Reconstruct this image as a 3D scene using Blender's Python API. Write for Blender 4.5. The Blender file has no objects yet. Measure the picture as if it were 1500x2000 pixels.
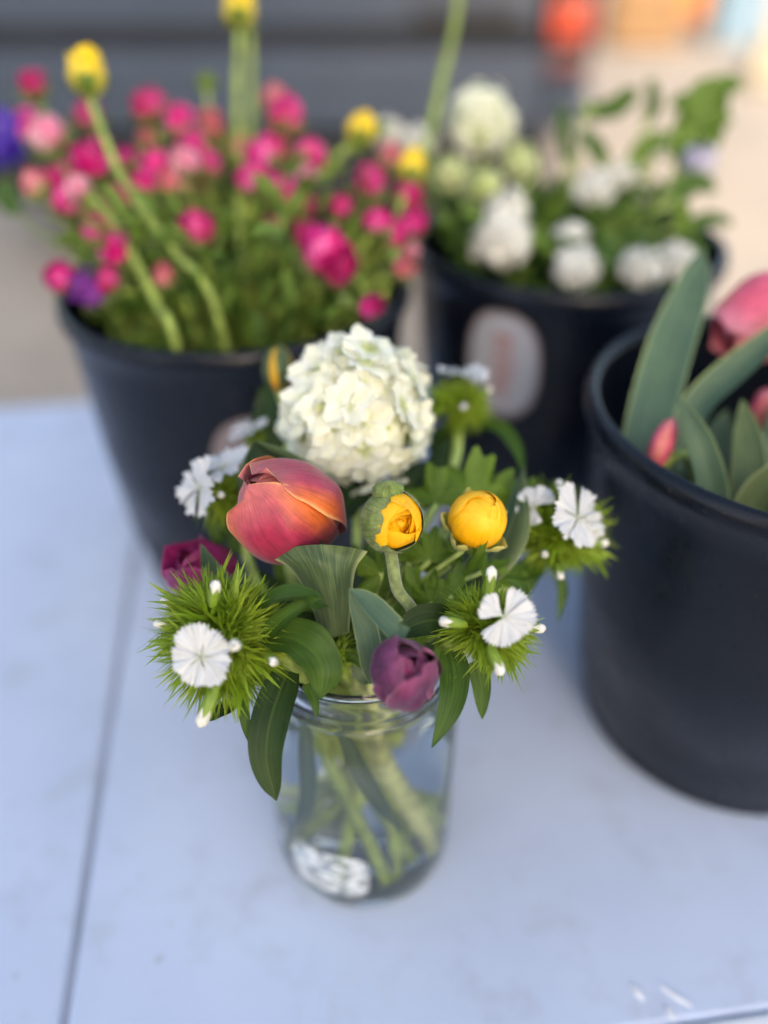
import bpy, bmesh, math, random
from mathutils import Vector, Matrix, noise
random.seed(7)
S = bpy.context.scene
COL = S.collection
R = math.radians
PI = math.pi

# ------------------------------------------------------------------ camera
TZ = 0.75                       # table top height
PITCH = R(36.0)
CAMP = Vector((0, 0, TZ + 0.419))
RIGHT = Vector((1, 0, 0))
UP = Vector((0, math.sin(PITCH), math.cos(PITCH)))
FWD = Vector((0, math.cos(PITCH), -math.sin(PITCH)))
cam = bpy.data.cameras.new('camera')
camo = bpy.data.objects.new('camera', cam)
COL.objects.link(camo)
camo.location = CAMP
camo.rotation_euler = (PI / 2 - PITCH, 0, 0)
cam.sensor_fit = 'HORIZONTAL'
cam.sensor_width = 36
cam.lens = 1700 / 1500 * 36
cam.clip_start = 0.02
cam.clip_end = 500
cam.dof.use_dof = True
cam.dof.focus_distance = 0.331
cam.dof.aperture_fstop = 2.35
S.camera = camo

# ------------------------------------------------------------------ sky and sun
SUN_DIR = Vector((-0.06, 1.0, -math.tan(R(29)))).normalized()     # the way the light travels
w = bpy.data.worlds.new('World')
S.world = w
w.use_nodes = True
nt = w.node_tree
nt.nodes.clear()
sky = nt.nodes.new('ShaderNodeTexSky')
sky.sky_type = 'NISHITA'
sky.sun_disc = False
sky.sun_elevation = R(29)
sky.sun_rotation = R(177)
sky.air_density = 1.0
sky.dust_density = 2.5
sky.ozone_density = 1.0
bg = nt.nodes.new('ShaderNodeBackground')
bg.inputs['Strength'].default_value = 0.15
wo = nt.nodes.new('ShaderNodeOutputWorld')
nt.links.new(sky.outputs[0], bg.inputs[0])
nt.links.new(bg.outputs[0], wo.inputs[0])
sl = bpy.data.lights.new('sun', 'SUN')
sl.energy = 2.6
sl.angle = R(0.5)
sl.color = (1.0, 0.9, 0.78)
so = bpy.data.objects.new('sun', sl)
COL.objects.link(so)
so.rotation_euler = SUN_DIR.to_track_quat('-Z', 'Y').to_euler()
so.location = (0, -10, 20)

S.view_settings.view_transform = 'Standard'
S.view_settings.look = 'None'
S.view_settings.gamma = 1.0
S.view_settings.exposure = 1.65
S.view_settings.use_white_balance = True
S.view_settings.white_balance_temperature = 7300
S.render.engine = 'CYCLES'
cy = S.cycles
cy.use_denoising = True
cy.max_bounces = 14
cy.transmission_bounces = 12
cy.transparent_max_bounces = 12
cy.diffuse_bounces = 4
cy.glossy_bounces = 4
cy.sample_clamp_indirect = 6
cy.blur_glossy = 1.0


# ------------------------------------------------------------------ helpers
def P(px, py, d):
    """a point of the place: seen at photo pixel (px, py), d metres deep"""
    return CAMP + (RIGHT * ((px - 750) / 1700) + UP * ((1000 - py) / 1700) + FWD) * d


def CD(a, b, c):
    """direction: a to the right, b up, c towards the viewer's side"""
    return (RIGHT * a + UP * b - FWD * c).normalized()


def frame(axis, ref, origin=(0, 0, 0)):
    z = axis.normalized()
    x = (ref - z * ref.dot(z)).normalized()
    y = z.cross(x)
    m = Matrix((x, y, z)).transposed().to_4x4()
    m.translation = Vector(origin)
    return m


def catmull(pts, n):
    pts = [Vector(p) for p in pts]
    if len(pts) == 2:
        return [pts[0].lerp(pts[1], i / n) for i in range(n + 1)]
    q = [pts[0] * 2 - pts[1]] + pts + [pts[-1] * 2 - pts[-2]]
    out = []
    m = len(pts) - 1
    for i in range(n + 1):
        t = i / n * m
        k = min(int(t), m - 1)
        t -= k
        a, b, c, d = q[k:k + 4]
        out.append(0.5 * ((2 * b) + (c - a) * t + (2 * a - 5 * b + 4 * c - d) * t * t + (3 * b - a - 3 * c + d) * t ** 3))
    return out


def lerp(a, b, t):
    return a + (b - a) * t


def interp(t, xs, ys):
    """smooth curve through the points (cubic Hermite)"""
    n = len(xs)
    t = min(max(t, xs[0]), xs[-1])
    i = 0
    while i < n - 2 and t > xs[i + 1]:
        i += 1
    h = xs[i + 1] - xs[i]
    def slope(k):
        if k == 0:
            return (ys[1] - ys[0]) / (xs[1] - xs[0])
        if k == n - 1:
            return (ys[-1] - ys[-2]) / (xs[-1] - xs[-2])
        return (ys[k + 1] - ys[k - 1]) / (xs[k + 1] - xs[k - 1])
    k = (t - xs[i]) / h
    return ((2 * k ** 3 - 3 * k * k + 1) * ys[i] + (k ** 3 - 2 * k * k + k) * h * slope(i)
            + (3 * k * k - 2 * k ** 3) * ys[i + 1] + (k ** 3 - k * k) * h * slope(i + 1))


class MB:
    def __init__(self):
        self.v, self.f, self.uv = [], [], []

    def grid(self, fn, nu, nv, wrap=False, flip=False):
        o = len(self.v)
        cols = nu if wrap else nu + 1
        for j in range(nv + 1):
            for i in range(cols):
                u = -1 + 2 * i / nu
                t = j / nv
                self.v.append(Vector(fn(u, t)))
                self.uv.append(((u + 1) / 2, t))
        for j in range(nv):
            for i in range(nu):
                a = o + j * cols + i
                b = o + j * cols + (i + 1) % cols if wrap else a + 1
                c, d = b + cols, a + cols
                self.f.append((a, d, c, b) if flip else (a, b, c, d))
        return self

    def tube(self, pts, rad, n=8, segs=None, caps=True):
        path = catmull(pts, segs or max(6, 5 * (len(pts) - 1)))
        m = len(path) - 1
        ref = None
        rings = []
        for i, p in enumerate(path):
            t = (path[min(i + 1, m)] - path[max(i - 1, 0)]).normalized()
            if ref is None:
                ref = t.orthogonal().normalized()
            ref = (ref - t * ref.dot(t)).normalized()
            b = t.cross(ref)
            r = rad(i / m) if callable(rad) else rad
            rings.append((p, ref.copy(), b, r))
        def fn(u, t):
            p, a, b, r = rings[round(t * m)]
            an = PI * (u + 1)
            return p + (a * math.cos(an) + b * math.sin(an)) * r
        o = len(self.v)
        self.grid(fn, n, m, wrap=True)
        if caps:
            self.f.append(tuple(o + i for i in reversed(range(n))))
            self.f.append(tuple(o + m * n + i for i in range(n)))
        return self

    def lathe(self, prof, n=48, origin=(0, 0, 0)):
        O = Vector(origin)
        m = len(prof) - 1
        def fn(u, t):
            r, z = prof[round(t * m)]
            a = PI * (u + 1)
            return O + Vector((r * math.cos(a), r * math.sin(a), z))
        return self.grid(fn, n, m, wrap=True)

    def ball(self, c, rx, ry, rz, M=None, nu=12, nv=8, amp=0):
        c = Vector(c)
        def fn(u, t):
            th = PI * max(0.002, min(0.998, t))
            p = Vector((rx * math.sin(th) * math.cos(PI * u), ry * math.sin(th) * math.sin(PI * u), -rz * math.cos(th)))
            if amp:
                p *= 1 + amp * noise.noise(p * (2.2 / rx))
            return c + (M @ p if M else p)
        return self.grid(fn, nu, nv, wrap=True)

    def box(self, lo, hi, M=None):
        o = len(self.v)
        for z in (lo[2], hi[2]):
            for y in (lo[1], hi[1]):
                for x in (lo[0], hi[0]):
                    p = Vector((x, y, z))
                    self.v.append(M @ p if M else p)
                    self.uv.append((x, y))
        for q in ((0, 2, 3, 1), (4, 5, 7, 6), (0, 1, 5, 4), (2, 6, 7, 3), (0, 4, 6, 2), (1, 3, 7, 5)):
            self.f.append(tuple(o + k for k in q))
        return self

    def xf(self, M):
        self.v = [M @ p for p in self.v]
        return self

    def add(self, other, M=None):
        o = len(self.v)
        self.v += [M @ p for p in other.v] if M else [p.copy() for p in other.v]
        self.uv += other.uv
        self.f += [tuple(o + k for k in q) for q in other.f]
        return self

    def mesh(self, name, mat, off=Vector((0, 0, 0)), smooth=True):
        me = bpy.data.meshes.new(name)
        me.from_pydata([p - off for p in self.v], [], self.f)
        uvl = me.uv_layers.new(name='UVMap')
        for l in me.loops:
            uvl.data[l.index].uv = self.uv[l.vertex_index]
        if smooth:
            me.polygons.foreach_set('use_smooth', [True] * len(me.polygons))
        me.materials.append(mat)
        me.update()
        return me

    def build(self, name, mat, parent=None, smooth=True, kind=None, label=None):
        off = BASE.get(parent.name, Vector((0, 0, 0))) if parent else Vector((0, 0, 0))
        if not parent:
            off = sum(self.v, Vector((0, 0, 0))) / len(self.v)
        o = bpy.data.objects.new(name, self.mesh(name, mat, off, smooth))
        COL.objects.link(o)
        if parent:
            o.parent = parent
            BASE[o.name] = off
        else:
            o.location = off
        if kind:
            o['kind'] = kind
        if label:
            o['label'] = label
        return o


BASE = {}


def tag(o, label, cat, group=None, kind=None):
    if label:
        o['label'] = label
    if cat:
        o['category'] = cat
    if group:
        o['group'] = group
    if kind:
        o['kind'] = kind
    return o


def thing(name, label, cat, loc, group=None):
    o = bpy.data.objects.new(name, None)
    COL.objects.link(o)
    o.location = loc
    o.empty_display_size = 0.01
    BASE[o.name] = Vector(loc)
    return tag(o, label, cat, group)


def inst(name, me, parent, M):
    """a part that shares mesh data; M is in world space"""
    o = bpy.data.objects.new(name, me)
    COL.objects.link(o)
    if parent:
        o.parent = parent
        M = Matrix.Translation(-BASE[parent.name]) @ M
        BASE[o.name] = BASE[parent.name]
    o.matrix_local = M
    return o


def bevel(o, wd, seg=2):
    m = o.modifiers.new('bevel', 'BEVEL')
    m.width = wd
    m.segments = seg
    m.limit_method = 'ANGLE'
    return o


# ------------------------------------------------------------------ materials
class NT:
    def __init__(self, name):
        self.m = bpy.data.materials.new(name)
        self.m.use_nodes = True
        self.t = self.m.node_tree
        self.t.nodes.clear()
        self.out = self.n('ShaderNodeOutputMaterial')

    def n(self, typ, **kw):
        x = self.t.nodes.new(typ)
        for k, v in kw.items():
            setattr(x, k, v)
        return x

    def l(self, a, b):
        self.t.links.new(a, b)

    def val(self, sock, v):
        if isinstance(v, bpy.types.NodeSocket):
            self.l(v, sock)
        else:
            sock.default_value = v if not isinstance(v, tuple) or len(v) != 3 or sock.type != 'RGBA' else v + (1,)

    def math(self, op, a, b=0.0, c=0.0):
        x = self.n('ShaderNodeMath', operation=op)
        self.val(x.inputs[0], a)
        self.val(x.inputs[1], b)
        self.val(x.inputs[2], c)
        return x.outputs[0]

    def mix(self, f, a, b, mode='MIX'):
        x = self.n('ShaderNodeMix', data_type='RGBA', blend_type=mode)
        self.val(x.inputs[0], f)
        self.val(x.inputs[6], a)
        self.val(x.inputs[7], b)
        return x.outputs[2]

    def rng(self, v, a, b, c=0.0, d=1.0, smooth=True):
        x = self.n('ShaderNodeMapRange', interpolation_type='SMOOTHSTEP' if smooth else 'LINEAR')
        self.val(x.inputs[0], v)
        for i, k in enumerate((a, b, c, d)):
            x.inputs[1 + i].default_value = k
        return x.outputs[0]

    def noise(self, scale, vec=None, detail=3, rough=0.55, dist=0.0):
        x = self.n('ShaderNodeTexNoise')
        x.inputs['Scale'].default_value = scale
        x.inputs['Detail'].default_value = detail
        x.inputs['Roughness'].default_value = rough
        x.inputs['Distortion'].default_value = dist
        if vec:
            self.l(vec, x.inputs['Vector'])
        return x.outputs[0]

    def coord(self, which='Object'):
        return self.n('ShaderNodeTexCoord').outputs[which]

    def scale(self, vec, s):
        x = self.n('ShaderNodeVectorMath', operation='MULTIPLY')
        self.l(vec, x.inputs[0])
        x.inputs[1].default_value = s
        return x.outputs[0]

    def bump(self, h, strength, dist=0.001):
        x = self.n('ShaderNodeBump')
        x.inputs['Strength'].default_value = strength
        x.inputs['Distance'].default_value = dist
        self.l(h, x.inputs['Height'])
        return x.outputs[0]

    def principled(self, col, rough=0.5, spec=0.5, normal=None, **kw):
        p = self.n('ShaderNodeBsdfPrincipled')
        self.val(p.inputs['Base Color'], col)
        self.val(p.inputs['Roughness'], rough)
        p.inputs['Specular IOR Level'].default_value = spec
        if normal:
            self.l(normal, p.inputs['Normal'])
        for k, v in kw.items():
            self.val(p.inputs[k], v)
        return p.outputs[0]

    def done(self, sh, trans=0.0, tcol=None, normal=None):
        if trans:
            t = self.n('ShaderNodeBsdfTranslucent')
            self.val(t.inputs[0], tcol)
            m = self.n('ShaderNodeMixShader')
            m.inputs[0].default_value = trans
            self.l(sh, m.inputs[1])
            self.l(t.outputs[0], m.inputs[2])
            sh = m.outputs[0]
        self.l(sh, self.out.inputs[0])
        return self.m


def petal_mat(name, mid, edge, base, tip=None, vein=0.25, trans=0.25, rough=0.45, spec=0.4, e0=0.25, e1=0.95,
              b0=0.0, b1=0.35, vs=26, mott=0.25, bumpy=0.25, sheen=0.0, ns=1.0, rim=None):
    """petals: u across, v along; a tint down the middle, one at the margin, one at the base"""
    k = NT(name)
    uv = k.coord('UV')
    sp = k.n('ShaderNodeSeparateXYZ')
    k.l(uv, sp.inputs[0])
    u, v = sp.outputs[0], sp.outputs[1]
    ob = k.coord('Object')
    n1 = k.noise(90 * ns, ob, 4)
    du = k.math('ABSOLUTE', k.math('SUBTRACT', u, 0.5))
    du = k.math('MULTIPLY_ADD', k.math('SUBTRACT', n1, 0.5), 0.35, k.math('MULTIPLY', du, 2.0))
    ef = k.rng(du, e0, e1)
    tf = k.rng(v, 0.72, 1.0)
    c = k.mix(ef, mid, edge)
    if tip:
        c = k.mix(tf, c, tip)
    if rim:
        c = k.mix(k.rng(k.math('MULTIPLY', k.math('ABSOLUTE', k.math('SUBTRACT', u, 0.5)), 2.0), 0.90, 0.99), c, rim)
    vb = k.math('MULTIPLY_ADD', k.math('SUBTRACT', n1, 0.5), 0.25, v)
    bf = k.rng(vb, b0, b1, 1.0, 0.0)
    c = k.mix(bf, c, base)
    vein_n = k.noise(1.0, k.scale(uv, (vs, 2.2, 1)), 4, 0.6, 0.4)
    vf = k.rng(vein_n, 0.3, 0.7, 1 - vein, 1 + vein * 0.55)
    n2 = k.noise(260 * ns, ob, 3)
    mf = k.math('MULTIPLY', vf, k.rng(n2, 0.25, 0.75, 1 - mott * 0.6, 1 + mott * 0.5))
    vm = k.n('ShaderNodeVectorMath', operation='SCALE')
    k.l(c, vm.inputs[0])
    k.l(mf, vm.inputs['Scale'])
    c = vm.outputs[0]
    nm = k.bump(vein_n, bumpy, 0.0006)
    sh = k.principled(c, rough, spec, nm, **({'Sheen Weight': sheen, 'Sheen Roughness': 0.4} if sheen else {}))
    return k.done(sh, trans, c)


def leaf_mat(name, col, dark, pale=None, trans=0.25, rough=0.42, spec=0.45, vs=20, vein=0.35, edge=None, rib=0.0, mott=0.3):
    k = NT(name)
    uv = k.coord('UV')
    sp = k.n('ShaderNodeSeparateXYZ')
    k.l(uv, sp.inputs[0])
    u, v = sp.outputs[0], sp.outputs[1]
    ob = k.coord('Object')
    n1 = k.noise(55, ob, 4)
    vn = k.noise(1.0, k.scale(uv, (vs, 1.6, 1)), 4, 0.6, 0.6)
    c = k.mix(k.rng(vn, 0.35, 0.7), dark, col)
    c = k.mix(k.rng(n1, 0.35, 0.75, 0, mott), c, pale or col)
    c = k.mix(k.rng(k.noise(140, ob, 5, 0.7), 0.55, 0.8, 0, 0.5), c, dark)
    du = k.math('MULTIPLY', k.math('ABSOLUTE', k.math('SUBTRACT', u, 0.5)), 2.0)
    if rib:
        c = k.mix(k.rng(du, 0.0, 0.09, rib, 0.0), c, pale or col)
    if edge:
        c = k.mix(k.rng(du, 0.86, 1.0), c, edge)
    nm = k.bump(vn, 0.35, 0.0006)
    sh = k.principled(c, rough, spec, nm)
    return k.done(sh, trans, c)


def plain_mat(name, col, rough=0.5, spec=0.5, var=0.15, ns=60, trans=0.0, bumpy=0.0, **kw):
    k = NT(name)
    ob = k.coord('Object')
    n1 = k.noise(ns, ob, 4)
    c = k.mix(k.rng(n1, 0.3, 0.7), tuple(x * (1 - var) for x in col), tuple(min(1, x * (1 + var)) for x in col))
    nm = k.bump(n1, bumpy, 0.002) if bumpy else None
    return k.done(k.principled(c, rough, spec, nm, **kw), trans, c)


M = {}
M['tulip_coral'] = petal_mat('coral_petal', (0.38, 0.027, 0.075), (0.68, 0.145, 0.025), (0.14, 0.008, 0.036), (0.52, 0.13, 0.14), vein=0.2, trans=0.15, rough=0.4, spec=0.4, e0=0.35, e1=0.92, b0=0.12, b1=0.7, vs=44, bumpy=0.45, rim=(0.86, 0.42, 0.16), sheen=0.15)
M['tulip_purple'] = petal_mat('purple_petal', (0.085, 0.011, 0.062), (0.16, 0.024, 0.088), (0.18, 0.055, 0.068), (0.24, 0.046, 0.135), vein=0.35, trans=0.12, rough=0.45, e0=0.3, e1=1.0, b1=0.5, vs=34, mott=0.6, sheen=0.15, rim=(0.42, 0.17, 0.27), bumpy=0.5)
M['tulip_magenta'] = petal_mat('magenta_petal', (0.24, 0.015, 0.10), (0.40, 0.04, 0.18), (0.16, 0.01, 0.06), None, vein=0.3, trans=0.15)
M['yellow'] = petal_mat('yellow_petal', (0.95, 0.47, 0.006), (0.96, 0.54, 0.012), (0.90, 0.36, 0.005), (0.97, 0.58, 0.025), vein=0.10, trans=0.25, rough=0.5, mott=0.12, bumpy=0.1)
M['yellow_far'] = petal_mat('lemon_petal', (0.88, 0.60, 0.01), (0.90, 0.66, 0.05), (0.42, 0.44, 0.09), None, vein=0.2, trans=0.25, b1=0.75, mott=0.5)
M['white'] = petal_mat('white_petal', (0.63, 0.65, 0.68), (0.69, 0.705, 0.725), (0.52, 0.58, 0.46), None, vein=0.09, trans=0.3, rough=0.55, vs=18, mott=0.05, b1=0.3, bumpy=0.5)
M['snow'] = petal_mat('snowball_petal', (0.84, 0.85, 0.70), (0.88, 0.89, 0.82), (0.58, 0.68, 0.22), None, vein=0.07, trans=0.35, rough=0.55, b0=0.04, b1=0.5, mott=0.1, bumpy=0.3)
M['snow_green'] = petal_mat('green_snowball_petal', (0.62, 0.68, 0.36), (0.70, 0.74, 0.46), (0.40, 0.50, 0.16), None, vein=0.1, trans=0.35, rough=0.55)
M['cream'] = petal_mat('cream_petal', (0.78, 0.78, 0.72), (0.8, 0.8, 0.77), (0.6, 0.62, 0.45), None, vein=0.1, trans=0.3)
M['pink'] = petal_mat('pink_petal', (0.66, 0.010, 0.21), (0.84, 0.16, 0.46), (0.40, 0.30, 0.14), None, vein=0.3, trans=0.25, mott=0.8, b1=0.55, ns=0.02, e0=0.5)
M['deep_pink'] = petal_mat('deep_pink_petal', (0.50, 0.01, 0.13), (0.72, 0.07, 0.30), (0.34, 0.22, 0.09), None, vein=0.3, trans=0.25, mott=0.8, b1=0.6, ns=0.02, e0=0.5)
M['dusty_pink'] = petal_mat('dusty_pink_petal', (0.60, 0.11, 0.17), (0.68, 0.28, 0.28), (0.32, 0.32, 0.10), None, vein=0.2, trans=0.25, mott=0.8, b1=0.75, ns=0.02)
M['pale_pink'] = petal_mat('pale_pink_petal', (0.70, 0.20, 0.34), (0.76, 0.46, 0.50), (0.45, 0.42, 0.22), None, vein=0.2, trans=0.25, mott=0.8, b1=0.6, ns=0.02)
M['violet'] = petal_mat('violet_petal', (0.06, 0.02, 0.36), (0.10, 0.04, 0.46), (0.04, 0.01, 0.2), None, vein=0.25, trans=0.25)
M['mauve'] = petal_mat('mauve_petal', (0.22, 0.04, 0.32), (0.30, 0.07, 0.40), (0.12, 0.02, 0.15), None, vein=0.25, trans=0.25)
M['tulip_rose'] = petal_mat('rose_petal', (0.72, 0.12, 0.20), (0.78, 0.24, 0.20), (0.55, 0.06, 0.10), (0.76, 0.26, 0.34), vein=0.18, trans=0.2)
M['lilac'] = petal_mat('lilac_petal', (0.46, 0.44, 0.60), (0.56, 0.54, 0.66), (0.4, 0.42, 0.4), None, vein=0.15, trans=0.3)
M['tulip_leaf'] = leaf_mat('tulip_leaf', (0.105, 0.15, 0.060), (0.040, 0.070, 0.032), (0.15, 0.195, 0.075), trans=0.12, rough=0.5, spec=0.25, edge=(0.30, 0.34, 0.16), vs=40)
M['tulip_leaf_blue'] = leaf_mat('glaucous_leaf', (0.088, 0.15, 0.095), (0.052, 0.10, 0.063), (0.13, 0.19, 0.11), trans=0.12, rough=0.55, spec=0.25, edge=(0.28, 0.36, 0.16), vs=40)
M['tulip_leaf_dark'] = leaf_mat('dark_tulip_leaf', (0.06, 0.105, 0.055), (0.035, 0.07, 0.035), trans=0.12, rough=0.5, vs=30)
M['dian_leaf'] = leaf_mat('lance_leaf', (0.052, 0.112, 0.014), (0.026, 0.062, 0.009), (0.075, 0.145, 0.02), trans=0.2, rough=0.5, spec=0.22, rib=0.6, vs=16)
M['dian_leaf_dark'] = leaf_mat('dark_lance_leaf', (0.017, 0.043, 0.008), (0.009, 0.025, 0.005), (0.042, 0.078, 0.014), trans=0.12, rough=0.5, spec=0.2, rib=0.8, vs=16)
M['needle'] = leaf_mat('needle_bract', (0.26, 0.40, 0.020), (0.13, 0.24, 0.012), (0.42, 0.52, 0.06), trans=0.35, rough=0.45, mott=0.7)
M['calyx'] = leaf_mat('calyx', (0.20, 0.31, 0.03), (0.12, 0.20, 0.02), trans=0.1)
M['stem'] = plain_mat('stem_green', (0.31, 0.41, 0.11), 0.5, 0.4, 0.3, 120)
M['stem_pale'] = plain_mat('stem_pale', (0.50, 0.55, 0.25), 0.5, 0.4, 0.3, 90)
M['stem_bucket'] = plain_mat('bucket_stem', (0.24, 0.32, 0.07), 0.5, 0.3, 0.3, 90)
M['stem_white'] = plain_mat('stem_cut', (0.50, 0.50, 0.36), 0.5, 0.4, 0.25, 90)
M['stem_fuzzy'] = plain_mat('stem_fuzzy', (0.17, 0.22, 0.08), 0.75, 0.2, 0.3, 400, **{'Sheen Weight': 0.6})
M['sepal'] = petal_mat('sepal', (0.13, 0.19, 0.055), (0.20, 0.26, 0.09), (0.16, 0.21, 0.07), (0.20, 0.24, 0.09), vein=0.3, trans=0.08, rough=0.8, spec=0.15, sheen=0.12, mott=0.5)
M['sepal_yellow'] = petal_mat('sepal_yellow', (0.26, 0.32, 0.06), (0.50, 0.46, 0.10), (0.15, 0.23, 0.04), (0.62, 0.56, 0.16), vein=0.25, trans=0.2, rough=0.6, sheen=0.3)
M['ran_leaf'] = leaf_mat('lobed_leaf', (0.105, 0.19, 0.017), (0.055, 0.115, 0.010), (0.15, 0.235, 0.03), trans=0.25, rough=0.5, spec=0.22, vs=14, edge=(0.14, 0.21, 0.05))
M['far_leaf'] = leaf_mat('bucket_leaf', (0.075, 0.15, 0.02), (0.036, 0.08, 0.012), (0.105, 0.185, 0.035), trans=0.22, spec=0.25, rough=0.5)
M['far_leaf_light'] = leaf_mat('light_bucket_leaf', (0.14, 0.23, 0.035), (0.08, 0.15, 0.02), (0.18, 0.27, 0.05), trans=0.25, spec=0.25, rough=0.5)
k = NT('black_plastic')
ob = k.coord('Object')
dust = k.noise(28, ob, 6, 0.7)
scuff = k.noise(1.0, k.scale(ob, (14, 14, 120)), 4, 0.65, 0.3)
speck = k.noise(420, ob, 2, 0.4)
cc = k.mix(k.rng(dust, 0.45, 0.8, 0, 0.5), (0.0045, 0.0068, 0.0125), (0.0105, 0.0135, 0.020))
cc = k.mix(k.rng(scuff, 0.64, 0.80, 0, 0.25), cc, (0.032, 0.037, 0.045))
cc = k.mix(k.rng(speck, 0.76, 0.82, 0, 0.6), cc, (0.16, 0.14, 0.12))
M['plastic'] = k.done(k.principled(cc, k.rng(dust, 0.3, 0.75, 0.22, 0.40), 0.26, k.bump(scuff, 0.08, 0.002)))

# ------------------------------------------------------------------ ground and shade
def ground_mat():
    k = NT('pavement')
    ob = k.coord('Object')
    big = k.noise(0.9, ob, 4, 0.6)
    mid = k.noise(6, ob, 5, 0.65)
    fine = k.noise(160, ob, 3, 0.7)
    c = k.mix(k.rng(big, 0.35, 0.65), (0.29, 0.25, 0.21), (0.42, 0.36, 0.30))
    c = k.mix(k.rng(mid, 0.45, 0.75, 0, 0.45), c, (0.27, 0.22, 0.17))  # brownish patches stand in for shadow bands, put into the colour
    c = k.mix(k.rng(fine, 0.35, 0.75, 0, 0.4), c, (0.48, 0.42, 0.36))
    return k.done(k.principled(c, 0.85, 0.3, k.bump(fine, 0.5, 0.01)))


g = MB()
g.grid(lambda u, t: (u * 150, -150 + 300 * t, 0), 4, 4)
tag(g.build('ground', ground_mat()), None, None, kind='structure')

# unseen block added behind the viewer to throw shade over the table
M['added_render_wall'] = plain_mat('added_building_wall', (0.36, 0.33, 0.30), 0.85, 0.2, 0.12, 2.0)
M['dark_glass'] = plain_mat('window_glass', (0.03, 0.04, 0.05), 0.08, 0.6, 0.1, 1)
M['added_door_wood'] = plain_mat('added_door_paint', (0.10, 0.06, 0.04), 0.5, 0.4, 0.2, 8)
XE, YW = 2.2, -21.0
b = thing('added_building', 'tall plain block added unseen behind the viewer to shade the table', 'added_building', (XE - 9, YW - 4, 0))
MB().box((XE - 18, YW - 8, 0), (XE, YW, 15.5)).build('wall', M['added_render_wall'], b, smooth=False)
MB().box((XE - 18.2, YW - 8.2, 15.5), (XE + 0.0, YW + 0.15, 15.8)).build('added_roof', M['added_render_wall'], b, smooth=False)
for i in range(5):
    for j in range(4):
        x, z = XE - 16.5 + i * 3.5, 1.4 + j * 3.6
        if j == 0 and i == 2:
            MB().box((x, YW - 0.05, 0), (x + 1.1, YW + 0.03, 2.3)).build('added_door', M['added_door_wood'], b, smooth=False)
            continue
        f = MB().box((x - 0.08, YW - 0.05, z - 0.08), (x + 1.28, YW + 0.04, z + 1.78)).build('added_window', M['added_door_wood'], b, smooth=False)
        MB().box((x, YW - 0.02, z), (x + 1.2, YW + 0.06, z + 1.7)).build('added_pane', M['dark_glass'], f, smooth=False)

# ------------------------------------------------------------------ table
TA = R(7.6)
TM = Matrix.Rotation(TA, 4, 'Z')
TM.translation = (0, 0, TZ)


def table_mat():
    k = NT('table_paint')
    ob = k.coord('Generated')
    ge = k.n('ShaderNodeNewGeometry').outputs['Position']
    big = k.noise(9, ge, 3, 0.5)
    sm = k.noise(34, ge, 4, 0.6)
    spot = k.noise(60, ge, 2, 0.4)
    c = k.mix(k.rng(big, 0.3, 0.7), (0.41, 0.485, 0.63), (0.46, 0.535, 0.68))
    c = k.mix(k.rng(sm, 0.50, 0.75, 0, 0.45), c, (0.34, 0.37, 0.44))
    c = k.mix(k.rng(spot, 0.70, 0.80, 0, 0.6), c, (0.24, 0.22, 0.21))
    r = k.rng(sm, 0.3, 0.7, 0.38, 0.55)
    return k.done(k.principled(c, r, 0.45, k.bump(k.noise(700, ge, 2), 0.06, 0.001)))


M['table'] = table_mat()
M['table_edge'] = plain_mat('table_edging', (0.62, 0.66, 0.72), 0.4, 0.5, 0.1, 30)
M['table_dark'] = plain_mat('table_underside', (0.26, 0.30, 0.38), 0.6, 0.3, 0.1, 30)
M['steel'] = plain_mat('grey_steel', (0.25, 0.26, 0.28), 0.4, 0.5, 0.1, 30)
SU = -0.120
tb = thing('folding_table', 'pale blue grey folding table with a seam, carrying the jar and buckets', 'table', (0, 0.46, 0))
bevel(MB().box((-0.98, 0.1638, -0.025), (SU - 0.0017, 0.795, 0), TM).build('tabletop', M['table'], tb, smooth=False), 0.003)
bevel(MB().box((SU + 0.0017, 0.1638, -0.025), (0.74, 0.795, 0), TM).build('tabletop', M['table'], tb, smooth=False), 0.003)
MB().box((SU - 0.0016, 0.170, -0.024), (SU + 0.0016, 0.79, -0.0030), TM).build('hinge_bar', M['table_dark'], tb, smooth=False)
bevel(MB().box((-0.98, 0.135, -0.028), (0.74, 0.1634, 0.0008), TM).build('edging', M['table_edge'], tb, smooth=False), 0.003)
for x in (-0.92, 0.68):
    for y in (0.22, 0.74):
        MB().tube([TM @ Vector((x, y, -0.025)), TM @ Vector((x + 0.01, y, -TZ))], 0.014, 10, 3).build('leg', M['steel'], tb)
    MB().tube([TM @ Vector((x, 0.22, -0.45)), TM @ Vector((x, 0.74, -0.45))], 0.009, 8, 3).build('stretcher', M['steel'], tb)
# small flakes and scuffs that lie on the table near its front edge
M['flake'] = plain_mat('white_flake', (0.60, 0.63, 0.70), 0.6, 0.3, 0.1, 200)
def on_table(px, py):
    d = 0.419 / (math.sin(PITCH) + (py - 1000) / 1700 * math.cos(PITCH))
    return P(px, py, d)
for i, (x0, y0, x1, y1, wd) in enumerate([(1232, 1922, 1258, 1955, .0022), (1288, 1925, 1352, 1968, .0016), (1300, 1965, 1318, 1995, .0018)]):
    a, c = on_table(x0, y0), on_table(x1, y1)
    s = (c - a).cross(Vector((0, 0, 1))).normalized()
    mb = MB().grid(lambda u, t: a.lerp(c, t) + s * u * wd * math.sin(PI * (0.08 + 0.84 * t)) + Vector((0, 0, 0.0012 - 0.0008 * u * u)), 4, 6)
    tag(mb.build('petal_scrap', M['flake']), ('short white petal scrap lying near the table front edge', 'long thin white petal scrap on the table near the front edge', 'white petal scrap touching the table front edging')[i], 'petal scrap')

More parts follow.
